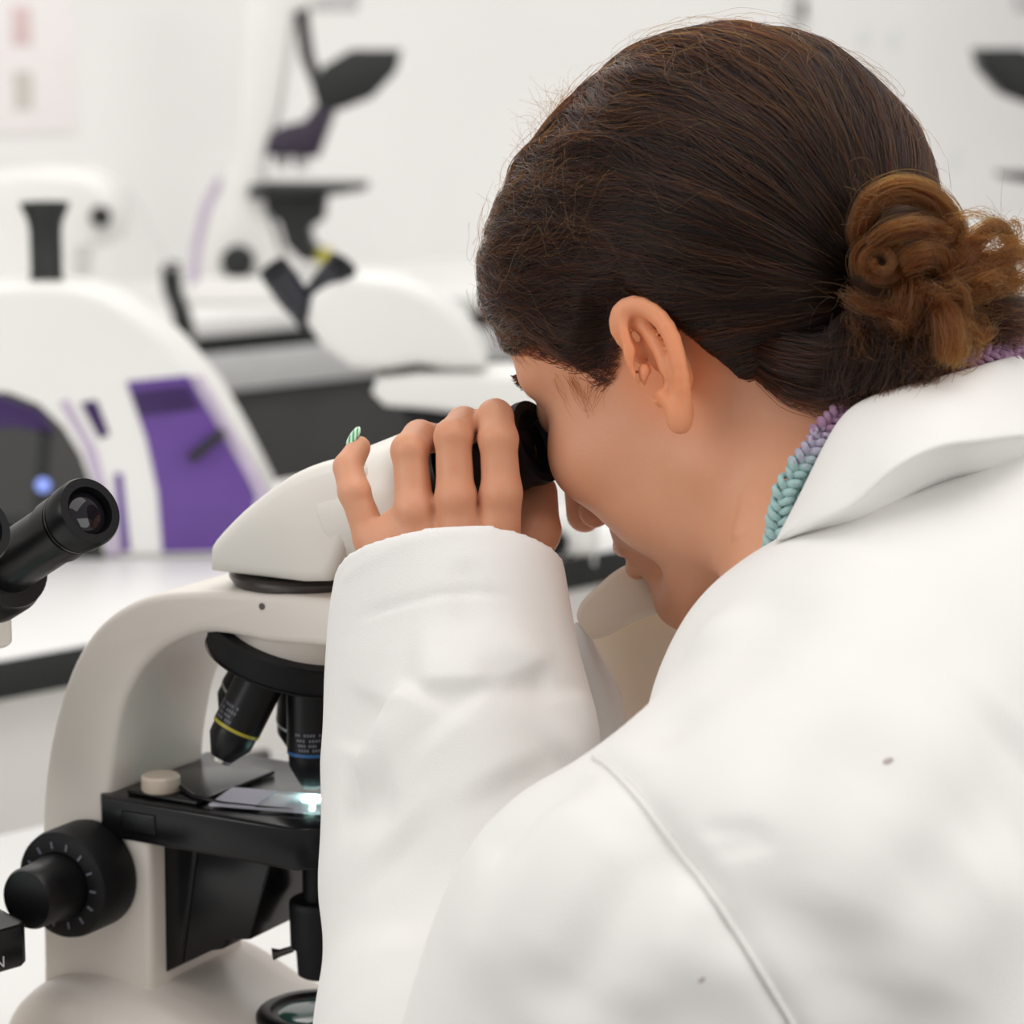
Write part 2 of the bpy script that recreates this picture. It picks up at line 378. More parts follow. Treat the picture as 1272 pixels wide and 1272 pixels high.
def make_scope(root, wh='white_plastic', hd='head_white', tubes=None, low=0, pts=None, hz=1.0):
    w, h = M[wh], M[hd]
    # base with sloping flanks
    m = MB()
    prof = [(-.064, 0), (-.063, .008), (-.056, .030), (-.048, .050), (-.042, .0580), (.042, .0580), (.048, .050), (.056, .030), (.063, .008), (.064, 0)]
    rows = []
    for x, k, zk in ((-.160, .55, .40), (-.154, .8, .75), (-.142, .95, 1.0), (-.12, 1.12, 1.30), (-.085, 1.12, 1.34), (-.06, 1.08, 1.26), (-.035, 1, 1.06), (.0, .95, 1), (.07, .9, 1), (.105, .85, .97), (.118, .75, .85), (.123, .6, .6)):
        rows.append([(x, y*k, z*zk) for y, z in prof])
    m.quadgrid(rows)
    m.bm.faces.new([v for v in m.bm.verts][:len(prof)]); m.bm.verts.ensure_lookup_table()
    m.bm.faces.new([m.bm.verts[-1-i] for i in range(len(prof))])
    nb = len(prof)
    m.build('base', w, root, mods=(('SUBSURF', dict(levels=2, render_levels=2)),))
    arm = MB().prism(ARM, 'y', -.037, .037, bev=.004).build('arm', w, root)
    MB().lathe([(-.0006, .0015), (.0004, .0015), (.0005, .0006)], (.000, .037, .2605), (0, 1, 0), n=24).build('set_screw', M['dark_metal'], arm)
    MB().lathe([(0, .034), (.003, .036), (.0045, .036), (.006, .034)], (.0, 0, .2655), (0, 0, 1)).build('dovetail_ring', M['dark_metal'], root)
    hd_ = MB().prism([(x, .2728+(z-.2728)*hz) for x, z in smooth_run(HEADP, 1, 10, 34)], 'y', -.037, .037, bev=.006, seg=4).build('head', h, root)
    for s, e, k in tubes: eyepiece(root, s, e, k, h)
    # tilted nosepiece with four objectives leaning towards the arm
    al = math.radians(17); n = Vector((-math.sin(al), 0, -math.cos(al))); w0 = Vector((math.cos(al), 0, -math.sin(al))); yy = Vector((0, 1, 0))
    Ls = .095; A = Vector((0, 0, .170+Ls))
    hub = A+n*.012
    MB().lathe([(0, .020), (.004, .027), (.010, .0300), (.031, .0325)], A-n*.004, n).build('nosepiece_mount', w, root)
    tr = MB().lathe([(.0300, .030), (.0300, .0392), (.0308, .0400), (.0330, .0400), (.043, .0385), (.0438, .0375), (.0445, .034), (.049, .020)], A-n*.004, n, n=64).build('nosepiece', M['black_matte'], root)
    MB().lathe([(.0425, .0392), (.0432, .0392), (.0437, .0385)], A-n*.004, n, n=64, caps=False).build('grip_edge', M['rubber'], tr)
    for phi, s1, ring in ((0, Ls, 'blue'), (106, Ls-.004, 'yellow'), (180, Ls-.012, 'metal'), (270, Ls, 'white_ink')):
        ph = math.radians(phi); e = n*math.cos(al)+(w0*math.cos(ph)+yy*math.sin(ph))*math.sin(al)
        objective(root, A, e, .043, s1, ring, ink_side=(.5, .86, .1) if phi == 0 else ((-.25, .97, 0) if phi == 106 else None))
    # stage
    T = Matrix.Translation((0, 0, -low))
    st = MB().prism(pts or [(-.0940, .036), (-.0890, .0412), (.018, .0412), (.029, .034), (.031, .028), (.031, -.046), (.022, -.052), (-.0890, -.052), (-.0940, -.046)], 'z', .1435, .1630, bev=.0015, T=T).build('stage', M['stage_black'], root)
    MB().box((-.0775, .0405, .1480), (-.058, .0418, .158), bev=.001, T=T).build('stage_scale', M['black_plastic'], st)
    MB().lathe([(0, .0100), (.0006, .0100), (.0006, .0085)], (0, 0, .1628), (0, 0, 1), T=T).build('aperture_ring', M['black_plastic'], st)
    MB().lathe([(0, .0050), (.0003, .0048), (.0004, .0005)], (0, 0, .1634), (0, 0, 1), T=T).build('lit_condenser_lens', M['lamp'], st)  # lens made to glow in place of light coming up through it
    cl = MB().box((-.080, -.028, .1632), (-.040, .034, .1652), bev=.0006, T=T)
    cl.build('slide_holder', M['stage_black'], st)
    MB().lathe([(0, .0085), (.001, .0090), (.0065, .0090), (.0075, .008)], (-.066, .0265, .1652), (0, 0, 1), T=T).build('holder_screw', M['cream'], st)
    MB().tube([(-.062, .020, .1672), (-.045, .030, .1662), (-.028, .0310, .1655), (-.008, .0260, .1650), (.004, .0210, .1645)], [.0012, .0011, .0010, .0009, .0008], 8, T=T).build('spring_finger', M['black_plastic'], st)
    # bracket under the stage, condenser, lamp port, knobs
    br = MB().prism([(-.0735, .1437), (-.0742, .0774), (-.068, .0760), (-.040, .0920), (-.0345, .0935), (-.0320, .0985), (-.0185, .1010), (-.0045, .1437)], 'y', -.020, .0255, bev=.001).build('stage_bracket', M['stage_black'], root)
    MB().prism([(-.048, .1436), (-.058, .0845), (-.056, .0842), (-.0455, .1436)], 'y', .0250, .0264, bev=.0002).build('guide_rib', M['black_plastic'], br)
    cd = MB().lathe([(0, .0075), (.0265, .0075), (.0268, .0128), (.028, .0138), (.030, .0138), (.049, .0134), (.0495, .0110), (.0625, .0102), (.0635, .0085)], (.003, 0, .1437), (0, 0, -1), T=Matrix.Translation((0, 0, -low*.6))).build('condenser', M['black_matte'], root)
    MB().tube([(-.005, .010, .0945), (-.010, .013, .0925), (-.013, .015, .0920)], [.0016, .0018, .003], 10).build('diaphragm_lever', M['dark_metal'], cd)
    pt = MB().lathe([(0, .029), (.004, .029), (.0055, .028), (.0065, .026), (.0065, .0225), (.0045, .0215), (.0045, .001)], (.002, 0, .0575), (0, 0, 1), n=64).build('lamp_port', M['black_plastic'], root)
    MB().lathe([(0, .0213), (.0016, .016), (.0022, .002)], (.002, 0, .0612), (0, 0, 1)).build('port_lens', mat('port_glass', (.03, .10, .085), .08, spec=.8, var=.2), pt)
    knob(root, (-.0970, .0365, .1245), (0, 1, 0), .0255)
    knob(root, (-.0970, -.0365, .1245), (0, -1, 0), .0255)
    def mirror(o):
        if o.type == 'MESH':
            o.data.transform(Matrix.Diagonal((1, -1, 1, 1))); o.data.flip_normals()
        for c in o.children: mirror(c)
    mirror(root)

main_scope = thing('microscope', 'white microscope the person looks into, hand on its eyepiece, lit black stage', 'microscope', (-.0912, 1.2084, .9), math.radians(-30), 'white student microscopes')
make_scope(main_scope, tubes=[((.0295, .0140, .3002), (.1237, .0102, .3396), 'sleeve'), ((.0295, -.046, .3002), (.1237, -.0500, .3396), 'sleeve')])
sl = MB().box((-.034, -.014, -.0006), (.040, .014, .0006), bev=.0002)
slide = sl.build('microscope_slide', M['slide_glass']); slide.parent = None
tag(slide, 'glass microscope slide lying on the black stage under the lit objective', 'slide')
_z = math.radians(-30); _r = Matrix.Rotation(_z, 4, 'Z')
slide.location = Vector((-.0912, 1.2084, .9)) + _r @ Vector((-.004, -.012, .1643+.0004)); slide.rotation_euler = (0, 0, _z+.25)
MB().box((-.033, -.0135, .0006), (-.012, .0135, .0009)).build('slide_label', M['slide_label'], slide)
_l = bpy.data.lights.new('transmitted_light', 'POINT'); _l.energy = .010; _l.color = (.55, 1, .86); _l.shadow_soft_size = .0012  # point light added below the objective to brighten its tip
_lo = link(bpy.data.objects.new('transmitted_light', _l)); _lo.location = (-.0912, 1.2084, .9+.1675)
# its neighbour at the left edge of the picture: only eyepieces and a stage corner reach into view
_a = math.radians(-45); LS = V3(-.1726, 1.1031, .9)-V3(math.cos(_a), math.sin(_a), 0)*.119+.030*V3(math.sin(_a), -math.cos(_a), 0)*1
left_scope = thing('microscope', 'microscope cut off by the left edge, slim black eyepieces pointing to the viewer', 'microscope', (LS[0], LS[1], .9), _a, 'white student microscopes')
make_scope(left_scope, tubes=[((.0433, y, .277), (.119, y, .3162), 'slim') for y in (-.030, .024)], low=.0375, hz=.48,
           pts=[(-.0889, .036), (-.0840, .0412), (.050, .0412), (.060, .036), (.060, -.030), (.057, -.034), (-.0840, -.052), (-.0889, -.046)])
_st = [c for c in left_scope.children if c.name.startswith('stage')][0]
text('printed_letter', 'N', .007, M['white_ink'], _st, frame(Vector((0, 1, 0)), Vector((0, 0, 1)), Vector((1, 0, 0)), (.0601, .0185, .1105)))
# ------------------------------------------------------------------ setting and background
BE = nrm(V3(math.cos(math.radians(43)), math.sin(math.radians(43)), 0)); BN = V3(-BE[1], BE[0], 0)   # along / across the benches
BM = lambda o: frame(Vector(BE), Vector(BN), Vector((0, 0, 1)), o)
def struct(name, mb, m): return tag(mb.build(name, m), kind='structure')
struct('floor', MB().box((-8, -3, -.05), (8, 10, 0)), M['floor'])
fb = V3(-.45, 4.97, 0)                                   # front edge of the wall bench
wall = struct('wall_back', MB().box((-7, .72, -.05), (8, .84, 3.2), T=BM(fb)), M['wall'])
def bench(label, origin, x0, x1, depth, edge, body, rail=False):
    t = thing('lab_bench', label, 'bench', (0, 0, 0))
    t.matrix_world = BM(origin)
    y0, y1 = depth
    MB().box((x0, y0, .868), (x1, y1, .9), bev=.002).build('worktop', M['worktop'], t)
    if edge: MB().box((x0, y0-.003, .866), (x1, y0+.0005, .8985), bev=.001).build('edge_strip', M['edge_black'], t)
    if rail:
        MB().box((x0, y0+.005, .835), (x1, y0+.02, .868)).build('shadow_gap', M['edge_black'], t)  # black strip stands in for the shade under the worktop
        MB().box((x0, y0-.004, .765), (x1, y0+.02, .835), bev=.003).build('drawer_rail', M['rail_grey'], t)
        n = int((x1-x0)/.6)
        for i in range(n):
            a = x0+(x1-x0)*i/n
            MB().box((a+.004, y0+.012, .10), (a+(x1-x0)/n-.004, y0+.03, .76), bev=.002).build('cabinet_door', M[body], t)
        MB().box((x0, y0+.03, 0), (x1, y1, .868)).build('carcass', M[body], t)
    else:
        MB().box((x0, y0+.03, 0), (x1, y1-.03, .868)).build('carcass', M[body], t)
    return t
bench('white worktop holding the two near microscopes', V3(-.22, 1.80, 0), -1.6, 1.3, (-.66, 0), False, 'bench_white')
bench('white bench with a black front edge behind the near microscopes', V3(-.162, 2.437, 0), -1.9, 2.6, (0, .56), True, 'bench_white')
bench('wall bench with dark grey cabinets under a white worktop', fb, -3.2, 3.6, (0, .72), False, 'cabinet_dark', rail=True)
# ---- things on the wall
def on_wall(name, label, cat, px, py, w, h, m, group=None, th=.004):
    q = on_plane(px, py, fb+BN*.72, BN)
    t = MB().box((-w/2, -th, -h/2), (w/2, 0, h/2), bev=min(th*.3, .002)).build(name, m)
    t.matrix_world = BM(q); return tag(t, label, cat, group)
pp = on_wall('paper_notice', 'pale pink notice taped to the wall, two faint marks on it', 'paper', -5, 20, .36, .46, M['paper'])
for (x, z, mm) in ((.055, -.02, 'pink_ink'), (.055, -.145, 'grey_ink')):
    MB().box((x-.022, -.005, z-.038), (x+.022, -.0041, z+.038)).build('printed_mark', M[mm], pp)
sk = on_wall('wall_socket', 'small grey fitting on the wall above the dark hair', 'socket', 986, 12, .035, .09, M['rail_grey'], th=.03)
MB().box((-.012, -.034, -.02), (.012, -.029, .02), bev=.002).build('switch', M['dark_metal'], sk)
for i, (x, y, lab) in enumerate(((1072, 45, 'faint white paper square on the wall, nearest the grey fitting'), (1110, 47, 'faint white paper square on the wall, farther from the grey fitting'), (1186, 197, 'small pale paper note on the wall just above the hair bun'))):
    on_wall('paper_note', lab, 'paper', x, y, .035, .05, mat('note%d' % i, (.68, .70, .69), .8, var=.03), 'paper notes on the wall', th=.003)

# ---- white and purple instrument on the middle bench
gb = lambda px, py: on_plane(px, py, V3(0, 0, .9), V3(0, 0, 1.))
iA = gb(196, 694); iB = gb(334, 694)
ux = nrm(iB-iA); uy = V3(-ux[1], ux[0], 0)
ins = thing('lab_instrument', 'white rounded instrument with purple side panel and dark arched window', 'instrument', (0, 0, 0))
ins.matrix_world = frame(Vector(ux), Vector(uy), Vector((0, 0, 1)), iA)
W = np.linalg.norm(iB-iA)
def lx(px, py): q = on_plane(px, py, iA, uy); return (q-iA) @ ux, q[2]-.9      # on the right-hand face plane
prof = [lx(*q) for q in ((334, 694), (330, 612), (296, 545), (262, 485), (240, 458), (214, 428), (188, 404), (160, 384), (128, 366), (95, 356), (50, 353), (-10, 356), (-70, 366), (-130, 400), (-170, 470), (-190, 560), (-200, 694))]
ang = math.radians(0)
MB().prism(prof, 'y', 0, .11, bev=.012, seg=4).build('shell', M['shell_white'], ins)
def panel(name, pix, m, th=.002, lift=.0, parent=ins, bev=.0008):
    pts = [lx(*q) for q in pix]
    return MB().prism(pts, 'y', -th-lift, .004, bev=bev).build(name, M[m], parent)
pn = panel('side_panel', ((157, 474), (234, 466), (268, 525), (306, 592), (318, 618), (306, 684), (202, 686), (196, 610), (182, 545)), 'purple')
panel('panel_slot', ((162, 486), (234, 478), (250, 508), (174, 518)), 'deep_purple', .0026)
panel('frame_edge', ((240, 466), (250, 466), (334, 612), (330, 640), (308, 594)), 'lilac', .003)
hb = MB(); h0, h1 = lx(240, 566), lx(274, 538)
hb.tube([(h0[0], -.004, h0[1]), (h0[0], -.018, h0[1]), (h1[0], -.018, h1[1]), (h1[0], -.003, h1[1])], .005, 10).build('handle', M['edge_black'], pn)
aw = panel('arched_window', ((-150, 694), (-150, 560), (-100, 505), (-40, 486), (10, 487), (48, 502), (78, 530), (100, 565), (116, 610), (126, 660), (130, 694)), 'cabinet_dark', .0015)
def glasspiece(name, pix, m): return panel(name, pix, m, .0024, parent=aw)
glasspiece('window_strut', ((48, 530), (66, 535), (60, 600), (58, 650), (40, 650), (44, 590)), 'edge_black')
glasspiece('window_top', ((-60, 494), (0, 492), (50, 510), (70, 540), (20, 530), (-50, 535)), 'deep_purple')
glasspiece('window_base', ((0, 640), (116, 640), (124, 690), (0, 692)), 'edge_black')
panel('panel_slot', ((100, 500), (120, 497), (136, 540), (124, 545)), 'deep_purple')
panel('panel_slot', ((142, 588), (152, 588), (162, 684), (150, 686)), 'purple')
panel('frame_edge', ((74, 500), (84, 496), (120, 560), (140, 640), (146, 690), (136, 692), (126, 630), (104, 552)), 'lilac', .0022)
lq = lx(54, 602)
MB().lathe([(0, .0075), (.004, .0070), (.006, .004), (.0063, .0005)], (lq[0], -.001, lq[1]), (0, -1, 0)).build('indicator_light', M['led_blue'], ins)
fz = lx(45, 350); ft = lx(45, 256); sc = W/138
MB().lathe([(-.02, 21*sc), (0, 21*sc), (.001, 20*sc), ((ft[1]-fz[1])*.62, 20*sc), ((ft[1]-fz[1])*.75, 22*sc), ((ft[1]-fz[1])*.97, 31*sc), (ft[1]-fz[1], 31*sc), (ft[1]-fz[1], 27*sc), ((ft[1]-fz[1])*.8, 19*sc)],
           (fz[0], .06, fz[1]), (0, 0, 1)).build('filter_tube', M['edge_black'], ins)

# ---- second white microscope on the middle bench, eyepieces turned to the left
ms = gb(598, 672)
mid_scope = thing('microscope', 'blurred white microscope between the hand and the wall bench, eyepieces to the upper left', 'microscope', (0, 0, 0), 0, 'white student microscopes')
def midscope():
    w = M['shell_white']; b = mid_scope
    c = P(560, 470, 2.72); Y = V3(0, 1, 0); h0 = c[2]-.9
    b.location = (c[0], c[1], .9)
    k = 2.72/3400
    L = lambda px, py: ((px-560)*k, h0-(py-470)*k*1.0)
    MB().prism([L(*q) for q in ((392, 362), (414, 342), (450, 336), (500, 342), (545, 362), (580, 392), (606, 432), (604, 452), (560, 452), (520, 446), (480, 452), (440, 450), (404, 424), (386, 396))], 'y', -.05, .05, bev=.022, seg=5).build('head', w, b)
    MB().prism([L(*q) for q in ((470, 464), (520, 458), (640, 456), (700, 470), (730, 520), (740, 600), (742, 700), (640, 700), (640, 560), (630, 530), (600, 512), (540, 504), (480, 498), (464, 482))], 'y', -.045, .045, bev=.010, seg=4).build('arm', w, b)
    MB().lathe([(0, .03), (.02, .03)], (L(506, 440)[0], 0, L(506, 462)[1]), (0, 0, 1)).build('dovetail_ring', M['dark_metal'], b)
    tn = MB().lathe([(0, .028), (.012, .032), (.02, .032), (.03, .02)], (L(540, 506)[0], 0, L(540, 500)[1]), (-.2, 0, -1)).build('nosepiece', M['black_matte'], b)
    for i, (dx, dy) in enumerate(((-.016, .0), (.014, -.012), (.012, .018))):
        MB().lathe([(0, .011), (.03, .011), (.036, .006)], (L(536, 0)[0]+dx, dy, L(0, 520)[1]), (dx*6, dy*6, -1)).build('objective', M['black_plastic'], tn)
    zb = -.0
    MB().box((L(500, 0)[0]-.03, -.07, 0), (L(742, 0)[0], .07, .05), bev=.012).build('base', w, b)
    MB().box((L(480, 0)[0], -.06, L(0, 600)[1]), (L(640, 0)[0], .06, L(0, 582)[1]), bev=.002).build('stage', M['stage_black'], b)
    MB().lathe([(0, .022), (.02, .022), (.021, .012), (.035, .012)], (L(690, 0)[0], -.045, L(0, 660)[1]), (0, -1, 0)).build('coarse_knob', M['black_matte'], b)
    for s, e in (((382, 386), (346, 330)), ((388, 378), (428, 328))):
        a, z = L(*s), L(*e)
        y0, y1 = (-.02, -.035)
        t = MB().lathe([(-.01, .0135), (.012, .0135), (.013, .0155), (.030, .0160), (.052, .0160), (.054, .012)], (a[0], y0, a[1]), (z[0]-a[0], y1-y0, z[1]-a[1])).build('eyepiece_tube', mat('tube', (.02, .02, .028), .4, var=.1), b)
        MB().lathe([(.053, .0155), (.058, .0155), (.058, .011), (.054, .008)], (a[0], y0, a[1]), (z[0]-a[0], y1-y0, z[1]-a[1])).build('eyecup', M['rubber'], t)
midscope()

# ---- research microscopes on the wall bench
def far_scope(label, grp):
    D = 5.25; k = D/3400
    root = thing('microscope', label, 'microscope', (0, 0, 0), 0, grp)
    c = P(345, 342, D)
    root.location = (c[0], c[1], .9)
    L = lambda px, py: ((px-345)*k, .0+(350-py)*k)
    w, dk = M['shell_white'], M['edge_black']
    MB().prism([L(*q) for q in ((238, 349), (240, 330), (262, 318), (420, 318), (430, 330), (430, 349))], 'y', -.11, .11, bev=.008).build('base', w, root)
    MB().prism([L(*q) for q in ((244, 330), (250, 280), (262, 235), (282, 200), (298, 160), (300, 90), (305, 20), (315, -30), (400, -40), (405, -10), (372, 0), (362, 60), (352, 120), (336, 160), (330, 200), (336, 240), (352, 290), (362, 330))], 'y', -.05, .05, bev=.012).build('arm', w, root)
    MB().prism([L(*q) for q in ((238, 330), (243, 285), (256, 232), (276, 196), (280, 206), (264, 240), (252, 290), (249, 332))], 'y', -.055, -.035, bev=.003).build('rear_trim', M['lilac'], root)
    kx = L(300, 300)
    kn = MB().lathe([(0, 20*k), (.03, 20*k), (.032, 12*k), (.05, 12*k)], (kx[0], -.05, kx[1]), (0, -1, 0)).build('coarse_knob', dk, root)
    st = MB().prism([L(*q) for q in ((316, 206), (456, 206), (458, 212), (420, 218), (316, 222))], 'y', -.09, .07, bev=.002).build('stage', dk, root)
    MB().prism([L(*q) for q in ((330, 220), (408, 220), (404, 250), (386, 262), (392, 282), (412, 296), (404, 304), (376, 300), (358, 282), (350, 255), (332, 236))], 'y', -.045, .045, bev=.006).build('condenser_carrier', dk, root)
    cx = L(404, 296)
    MB().lathe([(0, .018), (.016, .018)], (cx[0], -.03, cx[1]), (.3, -1, .1)).build('filter_dial', M['yellow'], root)
    MB().prism([L(*q) for q in ((334, 172), (332, 150), (354, 136), (382, 130), (400, 106), (420, 116), (408, 148), (398, 174))], 'y', -.045, .045, bev=.006).build('nosepiece', mat('nosep', (.03, .018, .04), .4, var=.1), root)
    MB().prism([L(*q) for q in ((392, 90), (406, 64), (440, 44), (500, 44), (494, 70), (464, 102), (428, 116), (400, 118))], 'y', -.045, .045, bev=.006).build('binocular_head', dk, root)
    MB().tube([(*[L(380, -10)[0]], -.02, L(380, -10)[1]), (L(382, 20)[0], -.02, L(382, 20)[1]), (L(386, 52)[0], -.02, L(386, 52)[1]), (L(398, 84)[0], -.02, L(398, 84)[1]), (L(406, 100)[0], -.01, L(406, 100)[1])], [8*k, 9*k, 9*k, 8*k, 8*k], 14).build('lamp_cable', M['cabinet_dark'], root)
    MB().prism([L(*q) for q in ((396, -2), (396, -30), (450, -30), (446, -2))], 'y', -.04, .04, bev=.004).build('camera_head', M['rail_grey'], root)
    for i, (a, b_, r) in enumerate((((356, 165), (350, 190), 9), ((376, 166), (376, 192), 9))):
        p, q = L(*a), L(*b_)
        MB().lathe([(0, r*k), (.026, r*k), (.038, r*k*.6)], (p[0], -.01, p[1]), (q[0]-p[0], 0, q[1]-p[1])).build('objective', M['paper'], root)
    return root
fs = far_scope('tall blurred research microscope on the wall bench left of the hair', 'research microscopes on the wall bench')
rs = copy_tree(fs)
rs['label'] = 'research microscope at the right edge, mostly cut off by the picture'
c = P(1347, 345, 5.6); rs.location = (c[0], c[1], .9); rs.rotation_euler = (0, 0, math.pi)

# ---- white cabinet-like instrument at far left with its coiled cord
hw = thing('microscope_lamp_housing', 'white rounded housing with a small black knob on the wall bench, far left', 'instrument', (0, 0, 0))
D = 5.0; k = D/3400; c = P(60, 345, D); hw.location = (c[0], c[1], .9)
L = lambda px, py: ((px-60)*k, (352-py)*k)
MB().prism([L(*q) for q in ((-60, 352), (-60, 200), (-20, 180), (60, 172), (120, 176), (142, 192), (152, 214), (156, 240), (150, 262), (110, 270), (104, 300), (110, 352))], 'y', -.12, .12, bev=.02, seg=4).build('housing', M['shell_white'], hw)
q = L(138, 227); MB().lathe([(0, .018), (.02, .018), (.022, .012), (.04, .012)], (q[0], -.115, q[1]), (.25, -1, 0)).build('knob', M['edge_black'], hw)
q = L(86, 227); MB().lathe([(0, .008), (.01, .007)], (q[0], -.118, q[1]), (0, -1, 0)).build('switch', M['rail_grey'], hw)
# coiled black cord over the bench edge, straight lead up to the housing
pts = [P(158, 236, 4.80), P(180, 270, 4.78), P(200, 308, 4.72), P(212, 335, 4.70)]
lead = list(spline(pts, 24))
ax = spline([P(212, 330, 4.70), P(215, 360, 4.68), P(226, 392, 4.66), P(230, 420, 4.64), P(232, 445, 4.64)], 400)
coil = [ax[i]+.013*(math.cos(i*.22)*RT+math.sin(i*.22)*nrm(FW+.6*UP)) for i in range(len(ax))]
cord = MB().tube(coil, .0050, 6).build('coiled_cord', M['edge_black']); tag(cord, 'black coiled cord hanging over the wall bench edge beside the instrument', 'cord')
MB().tube(lead, .003, 8).build('straight_lead', M['rail_grey'], cord)
# thin cable with a small plug at the back of the near bench
q = [on_plane(x, y, V3(0, 0, .9), V3(0, 0, 1.)) for x, y in ((235, 968), (275, 958), (320, 950), (380, 938), (450, 926))]
cb = MB().tube(spline([p+V3(0, 0, .003) for p in q], 30), .0016, 8).build('cable', M['rail_grey']); tag(cb, 'thin grey cable with a dark plug behind the lit stage', 'cable')
p = q[2]; MB().box((-.009, -.005, 0), (.009, .005, .010), bev=.002, T=frame(Vector(BE), Vector(BN), Vector((0, 0, 1)), p)).build('plug', M['dark_metal'], cb)
q = [on_plane(x, y, V3(0, 0, .9), V3(0, 0, 1.)) for x, y in ((300, 1152), (330, 1142), (362, 1128), (420, 1108), (470, 1096))]
cb = MB().tube(spline([p+V3(0, 0, .003) for p in q], 30), .0022, 8).build('cable', mat('cable_green', (.03, .06, .045), .5, var=.1)); tag(cb, 'dark green cable on the worktop behind the condenser', 'cable')

# ------------------------------------------------------------------ light
w = bpy.data.worlds.new('world'); S.world = w; w.use_nodes = True
w.node_tree.nodes['Background'].inputs['Color'].default_value = (1, .985, .965, 1); w.node_tree.nodes['Background'].inputs['Strength'].default_value = .54
def area(name, loc, to, sx, sy, power, col=(1, .97, .93)):
    l = bpy.data.lights.new(name, 'AREA'); l.shape = 'RECTANGLE'; l.size = sx; l.size_y = sy; l.energy = power; l.color = col
    o = link(bpy.data.objects.new(name, l)); o.location = loc
    o.rotation_euler = (Vector(to)-Vector(loc)).to_track_quat('-Z', 'Y').to_euler(); return o
area('ceiling_lamp_near', (.5, .9, 2.9), (.5, .9, 0), 1.6, 1.6, 20)
area('ceiling_lamp_mid', (-.6, 3.2, 2.9), (-.6, 3.2, 0), 2.4, 1.6, 30)
for i_, (t_, e_) in enumerate(((-1.0, 9), (.7, 14), (2.4, 22))):
    q_ = fb+BE*t_-BN*.5
    area('ceiling_lamp_far', (q_[0], q_[1], 2.9), tuple(fb+BE*t_+BN*.6+V3(0, 0, 1.0)), 1.4, 1.4, e_)  # added lights aimed at the wall to brighten it evenly
area('window_light_right', (2.8, -.6, 2.0), (-.1, 2.0, .9), 2.0, 1.8, 42, (1, .98, .96))  # fill added from the right for bench front and coat, no window there
area('window_light', (-2.6, -.2, 1.9), (0, 1.3, 1.1), 1.8, 1.6, 33, (1, .98, .96))  # soft fill added from the left, no window modelled
S.view_settings.view_transform = 'Standard'; S.view_settings.look = 'None'; S.view_settings.gamma = 1; S.view_settings.exposure = -0.05
S.view_settings.use_curve_mapping = False
S.cycles.use_denoising = True
S.cycles.max_bounces = 8
# ------------------------------------------------------------------ the person
YAW, TH = math.radians(33), math.radians(33)
h_ = V3(-math.cos(YAW), math.sin(YAW), 0)                       # where she faces, level
Lf = V3(-math.sin(YAW), -math.cos(YAW), 0)                      # her left
HF = math.cos(TH)*h_-math.sin(TH)*V3(0, 0, 1); HU = math.sin(TH)*h_+math.cos(TH)*V3(0, 0, 1)
HA = np.stack([HF, Lf, HU])                                     # head axes: forward, left, up
HE = P(826, 472, 1.085)-.070*Lf                                 # middle of the head between the ears
hw_ = lambda f, l, u: HE+(f*HF+l*Lf+u*HU)/1000
HA32 = HA.astype(np.float32); HE32 = HE.astype(np.float32)
tohead = lambda p: ((p-HE32) @ HA32.T)*np.float32(1000)
def pair(fn, q):                                                # symmetric feature: mirror to the +l side
    q2 = q.copy(); q2[:, 1] = np.abs(q2[:, 1]); return fn(q2)
def cranium(q):                                                 # mm
    d = ell(q, (-6, 0, 44), (88, 72, 80))
    d = smin(d, ell(q, (-28, 0, 48), (68, 71, 74)), 14)
    d = smin(d, ell(q, (36, 0, 52), (52, 60, 56)), 18)
    return d
def face(q):
    q = q*np.array([1.05, 1, 1], np.float32)
    s = q.copy(); s[:, 1] = np.abs(s[:, 1])
    d = cranium(q/np.array([1.05, 1, 1], np.float32))
    d = smin(d, ell(q, (42, 0, 0), (50, 58, 62)), 18)
    d = smin(d, ell(s, (26, 41, -20), (44, 23, 44)), 14)           # cheek and jaw flank
    d = smin(d, cap(s, (12, 50, -34), (70, 18, -76), 15, 14), 14)    # jaw line
    d = smin(d, ell(q, (80, 0, -72), (17, 21, 15)), 11)              # chin
    d = smin(d, ell(s, (62, 44, -6), (22, 20, 20)), 14)              # cheekbone
    d = smin(d, ell(s, (54, 32, -32), (22, 20, 24)), 12)             # cheek
    d = smin(d, cap(s, (86, 6, 38), (70, 46, 36), 9, 7), 10)         # brow
    d = smax(d, -ell(s, (93, 32, 20), (15, 15, 10)), 10)             # eye socket
    d = smin(d, sph(s, (75, 31, 20), 12.5), 3)
    d = smin(d, ell(q, (81, 0, -40), (18, 24, 20)), 16)              # muzzle
    d = smin(d, cap(q, (90, 0, 28), (112, 0, -17), 6, 8), 8)        # nose
    d = smin(d, sph(s, (100, 9.5, -20), 7), 4)
    d = smin(d, cap(s, (101, 0, -38), (88, 20, -43), 5.0, 3), 3)     # lips
    d = smin(d, cap(s, (100, 0, -49), (88, 17, -48), 5.4, 3), 3)
    d = smax(d, -cap(s, (105, 0, -43.5), (91, 20, -45.5), 1.2), 1.5)
    return d
